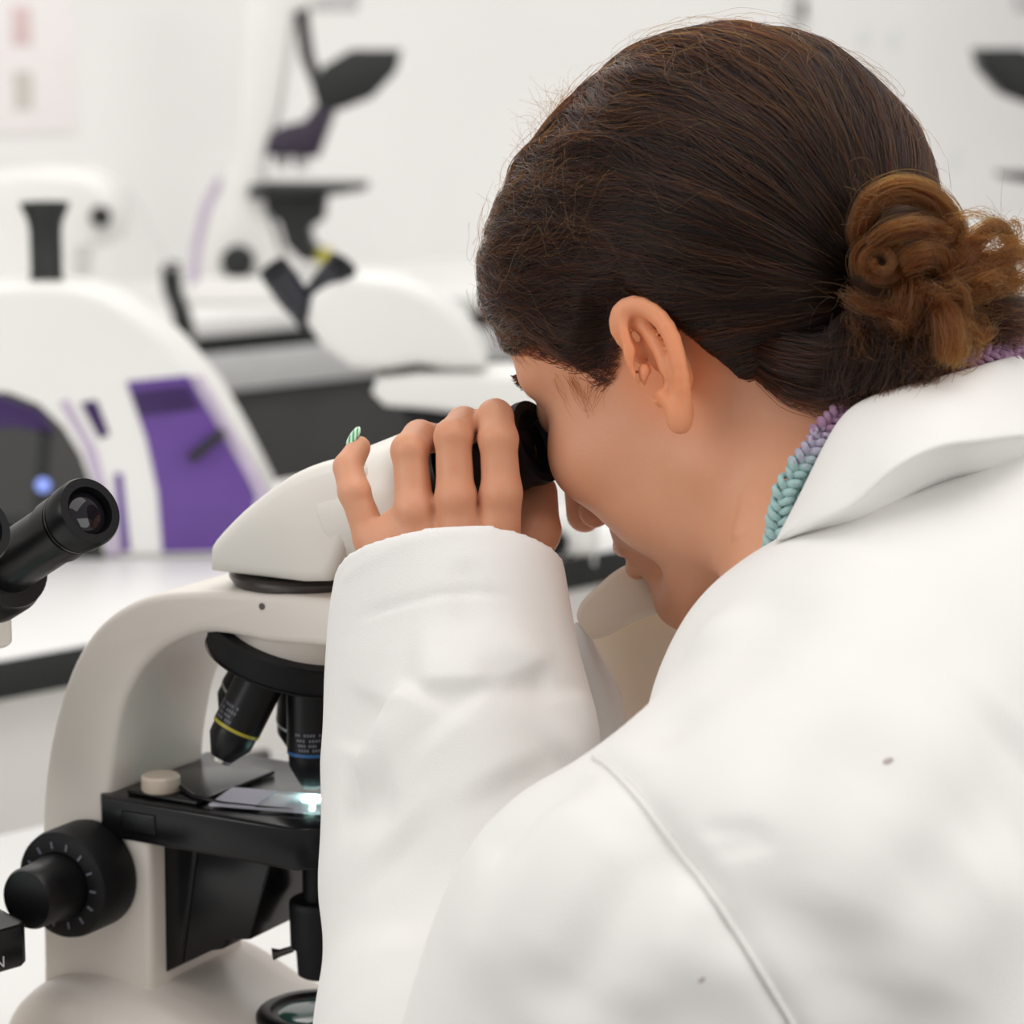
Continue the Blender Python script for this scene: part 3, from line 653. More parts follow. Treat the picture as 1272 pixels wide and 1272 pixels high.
# left ear, points from the picture at the ear's own depth
def ED(px, py, dl): return P(px, py, 1.078-dl/1000)
eN = nrm(-FW*.8+RT*.5)
EAR_C = P(815, 452, 1.078)
eu = nrm(P(790, 382, 1.075)-P(842, 525, 1.078)); en = nrm(np.cross(eu, np.cross(nrm(CAM-EAR_C)*.9+RT*.42, eu))); ew = np.cross(eu, en)
EA = np.stack([eu, ew, en])
helix = spline([ED(800, 452, -2), ED(783, 432, 1), ED(768, 408, 2), ED(772, 386, 4), ED(792, 379, 7), ED(815, 391, 10), ED(833, 416, 13), ED(842, 446, 14), ED(847, 478, 12), ED(847, 503, 9), ED(843, 524, 7)], 22)
hr = np.interp(np.linspace(0, 1, 22), [0, .15, .3, .5, .7, .85, 1], [.0016, .0030, .0034, .0034, .0030, .0032, .0045])
antih = spline([ED(786, 398, 1), ED(806, 412, 5), ED(820, 434, 8), ED(829, 460, 9), ED(829, 476, 7)], 10)
scapha = spline([ED(786, 388, 8), ED(808, 398, 11), ED(828, 422, 13), ED(837, 450, 14), ED(838, 474, 12)], 8)
def ear(p):
    d = ell(p, ED(812, 440, 3), (.0230, .0125, .0030), EA)
    d = smin(d, ell(p, ED(838, 488, 7), (.0140, .0062, .0034), EA), .003)
    d = smax(d, -ell(p, ED(813, 463, 9), (.0120, .0062, .0110), EA), .0015)        # concha
    d = smax(d, -ell(p, ED(797, 418, 9), (.0100, .0034, .0080), EA), .001)
    d = smax(d, -chain(p, scapha, [.0016]*8, .001), .001)
    d = smin(d, chain(p, helix, hr, .0015), .0022)
    d = smin(d, chain(p, antih, [.0024]*3+[.0028]*7, .002), .0018)
    d = smin(d, ell(p, ED(803, 466, 4), (.0052, .0028, .0034), EA), .0022)        # tragus
    d = smin(d, ell(p, ED(824, 490, 7), (.0046, .0030, .0036), EA), .0022)        # antitragus
    d = smin(d, ell(p, ED(842, 514, 8), (.0075, .0042, .0036), EA), .003)         # lobe
    d = smin(d, cap(p, ED(822, 430, -4), ED(838, 470, -2), .006), .004)           # back of the ear to the head
    return smax(d, -cap(p, ED(815, 474, 10), ED(813, 470, -12), .0034, .0030), .002)
NB = P(1060, 720, 1.085)                                         # root of the neck
C7 = P(1190, 640, 1.085)
SN = P(963, 1094, .965); SF = SN-.335*Lf+V3(0, 0, .01)
ELB = P(625, 1540, .985); WR = P(566, 745, 1.135)
# left hand: joints as pixel + depth
hand = dict(
    pinky=[(490, 712, 1.142), (462, 670, 1.140), (440, 611, 1.138), (432, 580, 1.143), (446, 556, 1.149)],
    ring=[(530, 705, 1.131), (515, 631, 1.130), (509, 560, 1.131), (521, 543, 1.145), (545, 545, 1.159)],
    middle=[(574, 700, 1.124), (566, 617, 1.124), (563, 543, 1.124), (576, 527, 1.140), (590, 540, 1.158)],
    index=[(618, 700, 1.124), (623, 612, 1.123), (619, 546, 1.122), (615, 518, 1.130), (611, 521, 1.152)],
    thumb=[(590, 770, 1.138), (640, 715, 1.148), (668, 660, 1.158), (668, 612, 1.170)])
hrad = dict(pinky=[.0080, .0073, .0066, .0062, .0050], ring=[.0092, .0080, .0076, .0073, .0060], middle=[.0095, .0080, .0077, .0075, .0062],
            index=[.0095, .0082, .0080, .0076, .0066], thumb=[.014, .0115, .0095, .0085])
HP = {k: [P(*q) for q in v] for k, v in hand.items()}
def handsdf(p):
    pal = np.stack([nrm(P(640, 690, 1.13)-P(470, 715, 1.142)), UP, -FW])
    d = ell(p, P(556, 697, 1.133), (.0335, .0270, .0115), pal)
    d = smin(d, cap(p, P(560, 735, 1.138), P(566, 800, 1.134), .022, .024), .012)
    for k in ('index', 'middle', 'ring', 'pinky'):
        J, r = HP[k], hrad[k]
        f = chain(p, J[:3], [r[0], r[1], r[2]*.95], .001)
        f = smin(f, chain(p, J[2:], r[2:], .001), .001)
        f = smin(f, sph(p, J[2]-FW*.0004, r[2]*1.02), .002)           # knuckle
        f = smin(f, sph(p, J[1]-FW*.0026, r[1]*.92), .004)
        f = f-.00035*np.sin(np.clip((p-J[2].astype(np.float32)) @ UP.astype(np.float32)/.0016, -4.7, 4.7))*np.exp(-(np.linalg.norm(p-(J[2]-FW*r[2]).astype(np.float32), axis=1)/.006)**2)
        d = smin(d, f, .0022)
    d = smin(d, chain(p, HP['thumb'], hrad['thumb'], .003), .005)
    return d
RE = SF+V3(-.05, .10, -.24); RW = V3(.065, 1.42, .955); RD = nrm(V3(-.80, -.10, -.06)); RS = nrm(np.cross(RD, V3(0, 0, 1)))
def rhand(p):
    d = ell(p, RW+RD*.055, (.042, .036, .014), np.stack([RD, RS, np.cross(RD, RS)]))
    for k, (o, L, r) in enumerate(((-.027, .062, .0075), (-.009, .072, .0082), (.009, .076, .0085), (.027, .068, .0082))):
        a = RW+RD*.085+RS*o; b = a+RD*L*.5+V3(0, 0, .004); c = b+RD*L*.36-V3(0, 0, .018)
        d = smin(d, chain(p, [a, b, c], [r*1.1, r, r*.8], .001), .004)
    return smin(d, chain(p, [RW+RD*.02+RS*.02, RW+RD*.055+RS*.052, RW+RD*.088+RS*.058-V3(0, 0, .008)], [.014, .011, .0085], .002), .006)
def bodysdf(p):
    d = near(p, HE+.01*HF, .160, lambda q: face(tohead(q))/1000, .07)
    d = smin(d, near(p, EAR_C, .045, ear), .002)
    nk = chain(p, [hw_(-18, 0, -8), hw_(-26, 0, -62), NB], [.050, .049, .052], .03)
    d = smin(d, nk, .026)
    sh = chain(p, [SN-V3(0, 0, .02), C7*.5+NB*.5-V3(0, 0, .11), SF-V3(0, 0, .02)], [.030, .034, .030], .03)
    tor = cap(p, NB+V3(.03, 0, -.15), NB+V3(.15, -.03, -.42), .075, .10)
    d = smin(d, smin(sh, tor, .05), .03)
    arm = chain(p, [SN-V3(0, 0, .01), ELB, WR], [.036, .034, .026], .02)
    d = smin(d, arm, .02)
    d = smin(d, near(p, P(560, 640, 1.14), .085, handsdf), .008)
    # right arm and hand, resting on the worktop behind the microscope
    d = smin(d, chain(p, [SF, RE, RW], [.042, .034, .025], .02), .02)
    d = smin(d, near(p, RW+RD*.06, .12, rhand), .012)
    return d
person = thing('person', 'person in a white lab coat with brown hair in a bun, bending to the eyepiece', 'person', (NB[0]+.15, NB[1], 0))
PO = V3(*person.location)
bv, bf = largest(*polygonize(bodysdf, [-.28, .78, .82], [.46, 1.52, 1.62], .00135, 2.6))

def skin_mat():
    m = mat('skin', (.60, .27, .15), .48, sss=.3, bump=.12, bscale=700, spec=.35)
    nt = m.node_tree; b = nt.nodes['Principled BSDF']
    tc = nt.nodes.new('ShaderNodeTexCoord'); n = nt.nodes.new('ShaderNodeTexNoise'); n.inputs['Scale'].default_value = 22; n.inputs['Detail'].default_value = 3
    nt.links.new(tc.outputs['Object'], n.inputs['Vector'])
    r = nt.nodes.new('ShaderNodeValToRGB'); e = r.color_ramp.elements
    e[0].position = .32; e[0].color = (.63, .295, .17, 1); e[1].position = .68; e[1].color = (.69, .35, .215, 1)
    nt.links.new(n.outputs['Fac'], r.inputs['Fac']); # ears, fingertips and lips are redder than the rest of the skin
    ds = nt.nodes.new('ShaderNodeVectorMath'); ds.operation = 'DISTANCE'; ds.inputs[1].default_value = Vector(EAR_C-PO)
    nt.links.new(tc.outputs['Object'], ds.inputs[0])
    mr = nt.nodes.new('ShaderNodeMapRange'); mr.inputs['From Min'].default_value = .020; mr.inputs['From Max'].default_value = .036; mr.inputs['To Min'].default_value = .75; mr.inputs['To Max'].default_value = 0
    nt.links.new(ds.outputs['Value'], mr.inputs['Value'])
    mx = nt.nodes.new('ShaderNodeMix'); mx.data_type = 'RGBA'
    mx.inputs[7].default_value = (.74, .27, .115, 1)
    nt.links.new(mr.outputs['Result'], mx.inputs[0]); nt.links.new(r.outputs['Color'], mx.inputs[6])
    nt.links.new(mx.outputs[2], b.inputs['Base Color'])
    return m
M['skin'] = skin_mat()
body = from_arrays('body', bv-PO, bf, M['skin'], person)

# ------------------------------------------------------------------ lab coat
def sleeve_pts():
    return ([SN, P(800, 1205, .965), ELB], [.066, .068, .066])
CUFF = P(560, 704, 1.120)
FA = [(ELB, .068), (P(590, 1300, 1.045), .058), (P(574, 1080, 1.085), .0525), (P(574, 930, 1.105), .0520), (P(560, 800, 1.118), .0460), (CUFF, .0455)]
fa_u = nrm(CUFF-FA[-2][0])
cutn = nrm(UP*.90-RT*.05+FW*.36)                      # the plane of the cuff's opening
TU = nrm(.45*h_+.89*V3(0, 0, 1)); TF = nrm(h_-TU*(h_ @ TU))
RC = C7-TU*.265+TF*.03
TA = np.stack([Lf, TF, TU])
def coatsdf(p):
    d = ell(p, RC, (.180, .125, .25), TA)
    sh = chain(p, [SN, P(1030, 984, 1.0), P(1056, 898, 1.03), P(1150, 866, 1.055), P(1262, 812, 1.085), SF], [.066, .068, .069, .078, .082, .08], .016)
    d = smin(d, sh, .05)
    d = smin(d, cap(p, RC-TU*.1, RC-TU*.5-V3(.02, 0, 0), .16, .19), .06)
    pts, rs = sleeve_pts()
    d = smin(d, chain(p, pts, rs, .03), .022)
    # far sleeve, reaching forward to the worktop
    e2 = RE; w2 = RW+V3(.02, .0, .012)
    d = smin(d, chain(p, [SF, e2, w2], [.085, .062, .048], .03), .03)
    return d
def sleevesdf(p):
    d = chain(p, [a for a, _ in FA], [r for _, r in FA], .02)
    d = smax(d, (p-CUFF.astype(np.float32)) @ cutn.astype(np.float32), .002)
    return smax(d, -cap(p, P(562, 790, 1.125), P(556, 600, 1.125), .040, .043), .002)
def displaced(v, f, folds, cam_only=True):
    """folds: (pixel polyline, height m, width m, kind); each is laid on the cloth as a ridge or valley"""
    nn = vnormals(v, f)
    tree = BVHTree.FromPolygons([tuple(q) for q in v], [tuple(q) for q in f])
    out = v.copy()
    for pl, amp, wd, kind in folds:
        line = spline([P(*q, 1.0) for q in pl], 26) if len(pl) > 2 else np.linspace(P(*pl[0], 1.0), P(*pl[1], 1.0), 26)
        pts = []
        for q in line:
            hit = tree.ray_cast(Vector(CAM), Vector(q-CAM).normalized())
            if hit[0] is not None: pts.append(np.array(hit[0]))
        if len(pts) < 3: continue
        pts = np.array(pts); c = pts.mean(0); R_ = np.linalg.norm(pts-c, axis=1).max()+wd*3
        m = np.where(np.linalg.norm(v-c, axis=1) < R_)[0]
        d, par = poly_dist(v[m], pts)
        tw = np.clip(np.minimum(par, 1-par)/.25, 0, 1); tw = tw*tw*(3-2*tw)
        if kind == 'f':
            tg = np.gradient(pts, axis=0); mi = np.clip((par*(len(pts)-1)).round().astype(int), 0, len(pts)-1)
            side = np.einsum('ij,ij->i', np.cross(tg[mi], v[m]-pts[mi]), nn[m])
            g = np.where(side > 0, np.exp(-(d/wd)**2), np.exp(-(d/(wd*.28))**2))
        elif kind == 's': g = np.exp(-(d/wd)**2)
        elif kind == 'e': g = np.exp(-d/wd)
        else: g = np.exp(-(d/wd)**2); tw = np.ones_like(tw)
        out[m] += nn[m]*((amp if kind == 'x' else amp*1.4)*g*tw)[:, None]
    return out
def cloth_noise(v, f, amp=.0014, seed=1, drop=(-.52, -.85)):
    """long soft drapes running along one direction of the cloth"""
    nn = vnormals(v, f); al = drop[0]*RT+drop[1]*UP; ac = -drop[1]*RT+drop[0]*UP
    q = np.stack([v @ al*5, v @ ac*24, v @ FW*16], 1)
    q2 = np.stack([v @ al*14, v @ ac*48, v @ FW*30], 1)
    return v+nn*(amp*vnoise(q*np.array([1, 1, .35]), seed)+amp*.35*vnoise(q2, seed+3)+.0004*vnoise(v*55, seed+5))[:, None]
coat_m = mat('coat_cloth', (.80, .785, .765), .85, bump=.25, bscale=1600, sheen=.15, spec=.15, var=.02, vscale=10)
cv, cf = largest(*polygonize(coatsdf, [-.12, .68, .80], [.62, 1.55, 1.50], .003))
cv = laplace(cv, cf, 3)
cv = cloth_noise(cv, cf)
SEAM = [(738, 940), (760, 955), (800, 1000), (862, 1080), (915, 1160), (955, 1225), (994, 1290)]
COATF = [
    (SEAM, -.0022, .0042, 'x'),
    ([(780, 985), (830, 1050), (880, 1130), (930, 1215)], -.0020, .010, 's'),
    ([(1000, 940), (930, 1060), (880, 1160), (840, 1260)], .0030, .020, 's'),
    ([(1130, 880), (1060, 1000), (1010, 1100), (960, 1220)], -.0050, .026, 's'),
    ([(1200, 1010), (1120, 1120), (1070, 1200), (1030, 1300)], -.0050, .022, 's'),
    ([(1215, 860), (1140, 990), (1090, 1090), (1040, 1200)], .0040, .022, 's'),
    ([(1290, 1060), (1190, 1150), (1120, 1270)], .0040, .022, 's'),
    ([(1280, 900), (1240, 980), (1190, 1080)], -.0030, .022, 's'),
    ([(850, 1030), (780, 1110), (720, 1200), (680, 1290)], -.0035, .014, 's'),
    ([(765, 960), (690, 1060), (630, 1150), (590, 1260)], .0040, .016, 's'),
    ([(800, 1020), (720, 1120), (650, 1230)], .0025, .010, 's'),
    ([(880, 1080), (820, 1170), (790, 1280)], .0030, .012, 's'),
    ([(750, 950), (660, 1010), (590, 1080)], -.0020, .010, 's'),
    ([(880, 790), (850, 850), (830, 900), (790, 940)], -.0028, .012, 's'),
    ([(920, 740), (870, 820), (840, 890)], .0028, .012, 's'),
    ([(1000, 720), (930, 800), (880, 880)], -.0018, .018, 's'),
    ([(868, 1028), (905, 1034), (965, 1030)], -.0009, .003, 's'),
    ([(884, 1062), (925, 1052), (968, 1044)], -.0009, .003, 's'),
]
cv = displaced(cv, cf, COATF)
coat = from_arrays('lab_coat', cv-PO, cf, coat_m, person)
coat['label'] = 'white lab coat'
_tr = BVHTree.FromPolygons([tuple(q) for q in cv], [tuple(q) for q in cf])
def on_mesh(px, py, tree):
    h = tree.ray_cast(Vector(CAM), Vector(P(px, py, 1.)-CAM).normalized()); return None if h[0] is None else (np.array(h[0]), np.array(h[1]))
_sp = [on_mesh(a, b, _tr) for a, b, _ in spline([(*q, 0) for q in SEAM], 70)]
MB().tube([q[0]-PO+q[1]*.0004 for q in _sp if q is not None], .0011, 8).build('shoulder_seam', coat_m, coat, sharp=180)
for x_, y_, a_, b_ in ((1101, 946, .0026, .0012), (872, 1217, .0013, .0010)):
    q_, n_ = on_mesh(x_, y_, _tr); m_ = MB(); r_ = bmesh.ops.create_uvsphere(m_.bm, u_segments=14, v_segments=8, radius=1)
    T_ = frame(Vector(nrm(np.cross(n_, UP)*.9+UP*-.3)), Vector(nrm(np.cross(n_, np.cross(n_, UP)))), Vector(n_), Vector(q_-PO)) @ Matrix.Diagonal((a_, b_, .0003, 1))
    for v_ in r_['verts']: v_.co = T_ @ v_.co
    m_.build('stain', mat('stain', (.46, .40, .40), .9, var=.2), coat, sharp=180)
sv, sf = polygonize(sleevesdf, [-.14, .80, .80], [.10, 1.30, 1.45], .0022)
sv = laplace(sv, sf, 2)
sv = cloth_noise(sv, sf, .0016, 5, (-.25, -.97))
SLF = [
    ([(516, 846), (500, 872), (478, 910), (456, 955), (436, 1015)], .0062, .016, 'f'),
    ([(500, 850), (540, 846), (600, 842), (650, 828), (692, 800)], .0042, .018, 'f'),
    ([(470, 860), (452, 900), (440, 940)], -.0022, .012, 's'),
    ([(420, 1000), (450, 985), (500, 975)], -.0040, .012, 's'),
    ([(585, 846), (640, 842), (690, 856)], -.0022, .008, 's'),
    ([(432, 775), (480, 758), (540, 742), (600, 738), (655, 748)], -.0010, .0030, 'f'),
    ([(575, 690), (582, 740), (572, 800)], -.0010, .006, 's'),
    ([(560, 880), (600, 920), (640, 980)], .0030, .02, 's'),
    ([(700, 850), (712, 900), (690, 950)], .0030, .016, 's'),
    ([(480, 1030), (520, 1090), (500, 1180)], -.0030, .018, 's'),
    ([(430, 715), (470, 690), (520, 668), (580, 658), (640, 656)], .0006, .003, 'x'),
]
sv = displaced(sv, sf, SLF)
sleeve = from_arrays('sleeve', sv-PO, sf, coat_m, coat)
# ------------------------------------------------------------------ hair
def onhead(px, py):                                             # where a sight line meets the head
    d = 1.0
    dr = P(px, py, 1.0)-CAM
    for _ in range(80):
        q = (CAM+dr*d)[None].astype(np.float32); s = float(face(tohead(q))[0])/1000
        d += s*.8
        if s < .0003: return tohead(q)[0]
        if d > 1.4: return None
HL = [onhead(*q) for q in ((652, 436), (690, 449), (720, 470), (742, 484), (760, 468), (768, 440), (770, 405), (800, 385), (836, 405), (864, 424), (900, 455), (960, 490), (1010, 508))]
HL = [q for q in HL if q is not None]
hf = np.array([q[0] for q in HL]); hu = np.array([q[2] for q in HL]); o_ = np.argsort(hf); hf, hu = hf[o_], hu[o_]
kk = (hf > -80) & (hf < 82); hf, hu = hf[kk], hu[kk]
hf = np.concatenate([[-110, -90], hf, [max(hf[-1]+3, 86), 110]]); hu = np.concatenate([[-58, -52], hu, [60, 68]])
sst = lambda x, a, b: (lambda t: t*t*(3-2*t))(np.clip((x-a)/(b-a), 0, 1))
def hairsd(q): return q[:, 2]-np.interp(q[:, 0], hf, hu)
BUNH = tohead(P(1105, 372, 1.062)[None].astype(np.float32))[0].astype(float)
SC = V3(-4, 0, 36)                                              # star centre of the hair cap
BX = nrm(BUNH-SC); BY = nrm(np.cross(V3(0, 0, 1), BX)); BZ = np.cross(BX, BY)
def capd(q, lanes=True, tmin=None):
    d = cranium(q); sd = hairsd(q)
    T = -3.5+(12.0-4.5*sst(q[:, 0], 35, 85))*sst(sd, -3, 22)
    if lanes:
        w = q-SC.astype(np.float32); ph = np.arctan2(w @ BZ.astype(np.float32), w @ BY.astype(np.float32)); rr = np.linalg.norm(w, axis=1)
        ps = np.arccos(np.clip((w @ BX.astype(np.float32))/np.maximum(rr, 1e-6), -1, 1))
        L_ = vnoise(np.stack([ph*9, ps*1.2, 0*ph], 1), 4)*1.5+vnoise(np.stack([ph*21, ps*2, 0*ph], 1), 9)*.8
        T = T+L_*sst(sd, 0, 20)*np.clip(np.sin(ps)*1.2, 0, 1)
    if tmin is not None: T = np.maximum(T, tmin)
    return d-T
def capsdf(p): return near(p, HE+.035*HU, .125, lambda q: smax(capd(tohead(q)), -(hairsd(tohead(q))+9), 6)/1000)
kv, kf = polygonize(capsdf, HE-.16, HE+.17, .0016)
def hair_mat(name, mel, red, rough=.32, rnd=.35):
    m = bpy.data.materials.new(name); m.use_nodes = True; nt = m.node_tree
    nt.nodes.remove(nt.nodes['Principled BSDF'])
    b = nt.nodes.new('ShaderNodeBsdfHairPrincipled'); b.parametrization = 'MELANIN'
    b.inputs['Melanin'].default_value = mel; b.inputs['Melanin Redness'].default_value = red; b.inputs['Roughness'].default_value = rough
    b.inputs['Radial Roughness'].default_value = .5; b.inputs['IOR'].default_value = 1.42; b.inputs['Random Color'].default_value = rnd; b.inputs['Random Roughness'].default_value = .2
    nt.links.new(b.outputs['BSDF'], nt.nodes['Material Output'].inputs['Surface']); return m
M['hair_dark'] = hair_mat('hair_dark', .86, .98, .30)
M['hair_copper'] = hair_mat('hair_copper', .52, 1.0, .40)
M['hair_fine'] = hair_mat('hair_fine', .62, .9)
M['hair_base'] = mat('hair_base', (.016, .008, .005), .55, var=.3, vscale=60, spec=.3)
M['bun_base'] = mat('bun_base', (.030, .012, .006), .55, var=.4, vscale=90, spec=.3)
def curves(name, strands, m, parent, r0=.0001, r1=.00003):
    c = bpy.data.hair_curves.new(name); sizes = [len(s) for s in strands]
    c.add_curves(sizes)
    pos = np.vstack(strands)-PO
    c.attributes['position'].data.foreach_set('vector', pos.astype(np.float32).ravel()) if 'position' in c.attributes else c.position_data.foreach_set('vector', pos.astype(np.float32).ravel())
    ra = c.attributes.get('radius') or c.attributes.new('radius', 'FLOAT', 'POINT')
    ra.data.foreach_set('value', np.concatenate([np.linspace(r0, r1, k) if r0 > r1*1.01 else np.full(k, r0) for k in sizes]).astype(np.float32))
    c.materials.append(m)
    return link(bpy.data.objects.new(name, c), parent)
hair = from_arrays('hair', kv-PO, kf, M['hair_base'], person); hair['label'] = 'dark brown hair pulled back'
# radius of the cap seen from its centre, for every direction around the bun
NPH, NPS = 720, 160
gph = np.linspace(-math.pi, math.pi, NPH); gps = np.linspace(0.02, math.pi-.02, NPS)
PHG, PSG = np.meshgrid(gph, gps, indexing='ij')
dirs = (np.cos(PSG)[..., None]*BX+np.sin(PSG)[..., None]*(np.cos(PHG)[..., None]*BY+np.sin(PHG)[..., None]*BZ)).reshape(-1, 3)
lo_, hi_ = np.full(len(dirs), 30.), np.full(len(dirs), 150.)
for _ in range(13):
    mid = (lo_+hi_)/2; inside = smin(capd((SC+dirs*mid[:, None]).astype(np.float32)), face((SC+dirs*mid[:, None]).astype(np.float32))-.25, 2) < 0
    lo_ = np.where(inside, mid, lo_); hi_ = np.where(inside, hi_, mid)
RG = lo_.reshape(NPH, NPS); OKG = hairsd((SC+dirs*lo_[:, None]).astype(np.float32)).reshape(NPH, NPS)
def capr(ph, ps):
    a = ((ph+math.pi) % (2*math.pi))/(2*math.pi)*(NPH-1); b = np.clip((ps-.02)/(math.pi-.04), 0, 1)*(NPS-1)
    i = np.clip(a.astype(int), 0, NPH-2); j = np.clip(b.astype(int), 0, NPS-2); u, w = a-i, b-j
    return RG[i, j]*(1-u)*(1-w)+RG[i+1, j]*u*(1-w)+RG[i, j+1]*(1-u)*w+RG[i+1, j+1]*u*w, OKG[i, j]*(1-u)*(1-w)+OKG[i+1, j]*u*(1-w)+OKG[i, j+1]*(1-u)*w+OKG[i+1, j+1]*u*w
def cut_below(w, q):                                            # a strand ends where it would leave the hair
    sd = hairsd(q.reshape(-1, 3)).reshape(q.shape[:2]); out = []
    for a, b in zip(w, sd):
        bad = np.where(b < -3.0)[0]; k = bad[0] if len(bad) else len(a)
        if k >= 4: out.append(a[:k])
    return out
def meridians(n, npts=22, lift=(0, 2.6), curl=.05, lenr=(.5, 1.6), extra=None, seedoff=0, psr=(.10, 3.0), edge=lambda k: rng.uniform(-1, 5, k)**1.0):
    ph0 = rng.uniform(-math.pi, math.pi, n*3); ps0 = rng.uniform(psr[0], psr[1], n*3)
    keep = rng.uniform(0, 1, n*3) < np.sin(ps0)*1.05+.05
    ph0, ps0 = ph0[keep], ps0[keep]; _, sd0 = capr(ph0, ps0); ok = sd0 > edge(len(sd0)); ph0, ps0 = ph0[ok][:n], ps0[ok][:n]; n = len(ph0)
    ln = np.minimum(rng.uniform(*lenr, n), ps0-.06)
    t = np.linspace(0, 1, npts)[None]
    ps = ps0[:, None]-ln[:, None]*t
    lane = np.stack([np.repeat(ph0[:, None]*7, npts, 1), ps*2.6, np.zeros_like(ps)], -1).reshape(-1, 3)
    wav = vnoise(lane, 31+seedoff).reshape(ps.shape)
    fine = vnoise(np.stack([np.repeat(rng.uniform(0, 900, n)[:, None], npts, 1), ps*7, np.zeros_like(ps)], -1).reshape(-1, 3), 51).reshape(ps.shape)
    # front hair waves more than the back
    ph = ph0[:, None]+((.09+.09*sst(ps, 1.3, 2.2))*wav+curl*fine*(1+.6*sst(ps, 1.3, 2.2)))*np.clip(1.1-np.exp(-ps*1.2), .2, 1)
    r, ok = capr(ph.ravel(), ps.ravel()); r = r.reshape(ps.shape)
    hgt = rng.uniform(*lift, n)[:, None]*np.clip(np.sin(t*math.pi), 0, 1)**.5+.15
    if extra is not None: hgt = hgt+extra(n, t, ps)
    r = r+hgt
    d = np.cos(ps)[..., None]*BX+np.sin(ps)[..., None]*(np.cos(ph)[..., None]*BY+np.sin(ph)[..., None]*BZ)
    q = SC+d*r[..., None]
    w = HE+(q[..., 0:1]*HF+q[..., 1:2]*Lf+q[..., 2:3]*HU)/1000
    return cut_below(w, q)
main_ = meridians(15000)
ph0 = rng.uniform(-math.pi, math.pi, 200000); ps0 = rng.uniform(.3, 3.0, 200000); _, sd0 = capr(ph0, ps0)
def hairline(n, npts=16):
    k = np.where((sd0 > -2.5+2.5*np.abs(vnoise(np.stack([ph0*30, ps0*30, ps0*0], 1), 8))) & (sd0 < 7))[0][:n]
    a, b = ph0[k], ps0[k]; t = np.linspace(0, 1, npts)[None]
    ps = b[:, None]-np.minimum(rng.uniform(.12, .6, len(k)), b-.1)[:, None]*t
    ph = a[:, None]+rng.normal(0, .05, len(k))[:, None]*t+.03*np.sin(t*7+rng.uniform(0, 6, len(k))[:, None])
    r, _ = capr(ph.ravel(), ps.ravel()); r = r.reshape(ps.shape)+rng.uniform(.1, 1.6, len(k))[:, None]*np.sin(t*3.1)+.1
    d = np.cos(ps)[..., None]*BX+np.sin(ps)[..., None]*(np.cos(ph)[..., None]*BY+np.sin(ph)[..., None]*BZ); q = SC+d*r[..., None]
    return cut_below(HE+(q[..., 0:1]*HF+q[..., 1:2]*Lf+q[..., 2:3]*HU)/1000, q)
curves('hair_strands', main_+hairline(2000), M['hair_dark'], hair, .00012, .00004)
def fly(n, t, ps): return (rng.uniform(0, 1, n)[:, None]**2)*16*t**1.3*(1-.3*t)
st = meridians(420, 26, (0, 1), .16, (.3, 1.1), lambda n, t, ps: rng.uniform(1, 7, n)[:, None]*np.sin(t*math.pi)**.8, 3)
st += meridians(160, 26, (0, 1), .30, (.3, .8), fly, 5, (1.5, 3.0))
# fine curly baby hair along the forehead
for _ in range(260):
    a = rng.uniform(0, 1); x0 = np.interp(a, [0, .3, .6, 1], [612, 616, 640, 700]); y0 = np.interp(a, [0, .3, .6, 1], [410, 330, 215, 120])
    x0 += rng.uniform(0, 22); d0 = 1.15+rng.uniform(-.03, .03)
    L = rng.uniform(18, 60); ang = rng.uniform(-2.6, -.7); cv_ = rng.normal(0, .09)
    x, y, p_ = x0, y0, []
    for k in range(14):
        p_.append(P(x, y, d0+.0008*k)); x += math.cos(ang)*L/14; y += math.sin(ang)*L/14; ang += cv_+.15*math.sin(k*.9)
    st.append(np.array(p_))
# wisps at the temple, beside the ear and on the nape
for (x0, y0, dx, dy, n, dd) in ((700, 470, 20, 40, 26, 1.10), (745, 480, -12, 28, 22, 1.085), (880, 445, 14, 45, 12, 1.085), (960, 490, 25, 30, 16, 1.07), (1010, 505, 10, 18, 14, 1.06), (640, 436, 14, 22, 22, 1.13)):
    for _ in range(n):
        hp = onhead(x0+rng.uniform(-14, 14), y0+rng.uniform(-8, 4))
        if hp is None: continue
        p_ = []; L = rng.uniform(.5, 1.25); ph = rng.uniform(0, 6); amp = rng.uniform(.5, 3)
        x, y = x0+rng.uniform(-14, 14), y0+rng.uniform(-8, 4)
        for k in range(12):
            t = k/11
            hq = onhead(x+dx*L*t+amp*math.sin(ph+t*5), y+dy*L*t)
            if hq is None: break
            w_ = hw_(*hq); p_.append(w_+(CAM-w_)*.0012)
        if len(p_) > 4: st.append(np.array(p_))
curves('stray_hairs', st, M['hair_fine'], hair, .00006, .00003)
# brows and lashes
def facept(f, l, u):
    q = np.array([[f, l, u]], np.float32)
    for _ in range(30): q[0, 0] -= float(face(q)[0])*.8
    return q[0]
bw = []
for s in (1, -1):
    for _ in range(110):
        a = rng.uniform(0, 1); q = facept(95, s*(12+34*a), 36+5*math.sin(a*2.4)+rng.uniform(-2.2, 2.2))
        p0 = hw_(*q); p1 = hw_(q[0]+.8-1.5*a, q[1]+s*rng.uniform(3, 6), q[2]+rng.uniform(.5, 2.5)-2*a)
        bw.append(np.array([p0, (p0+p1)/2+HF*.0008, p1]))
curves('eyebrows', bw, M['hair_dark'], person, .00018, .00006)
ls = []
for s in (1, -1):
    for i in range(36):
        a = i/35; p0 = hw_(87-9*a*a, s*(22+18*a), 22+2.5*math.sin(a*3.1)); p1 = hw_(94-7*a*a, s*(22+21*a), 21+2*math.sin(a*3.1))
        ls.append(np.array([p0, (p0+p1)/2-HU*.0012, p1]))
curves('eyelashes', ls, M['hair_dark'], person, .00022, .00006)

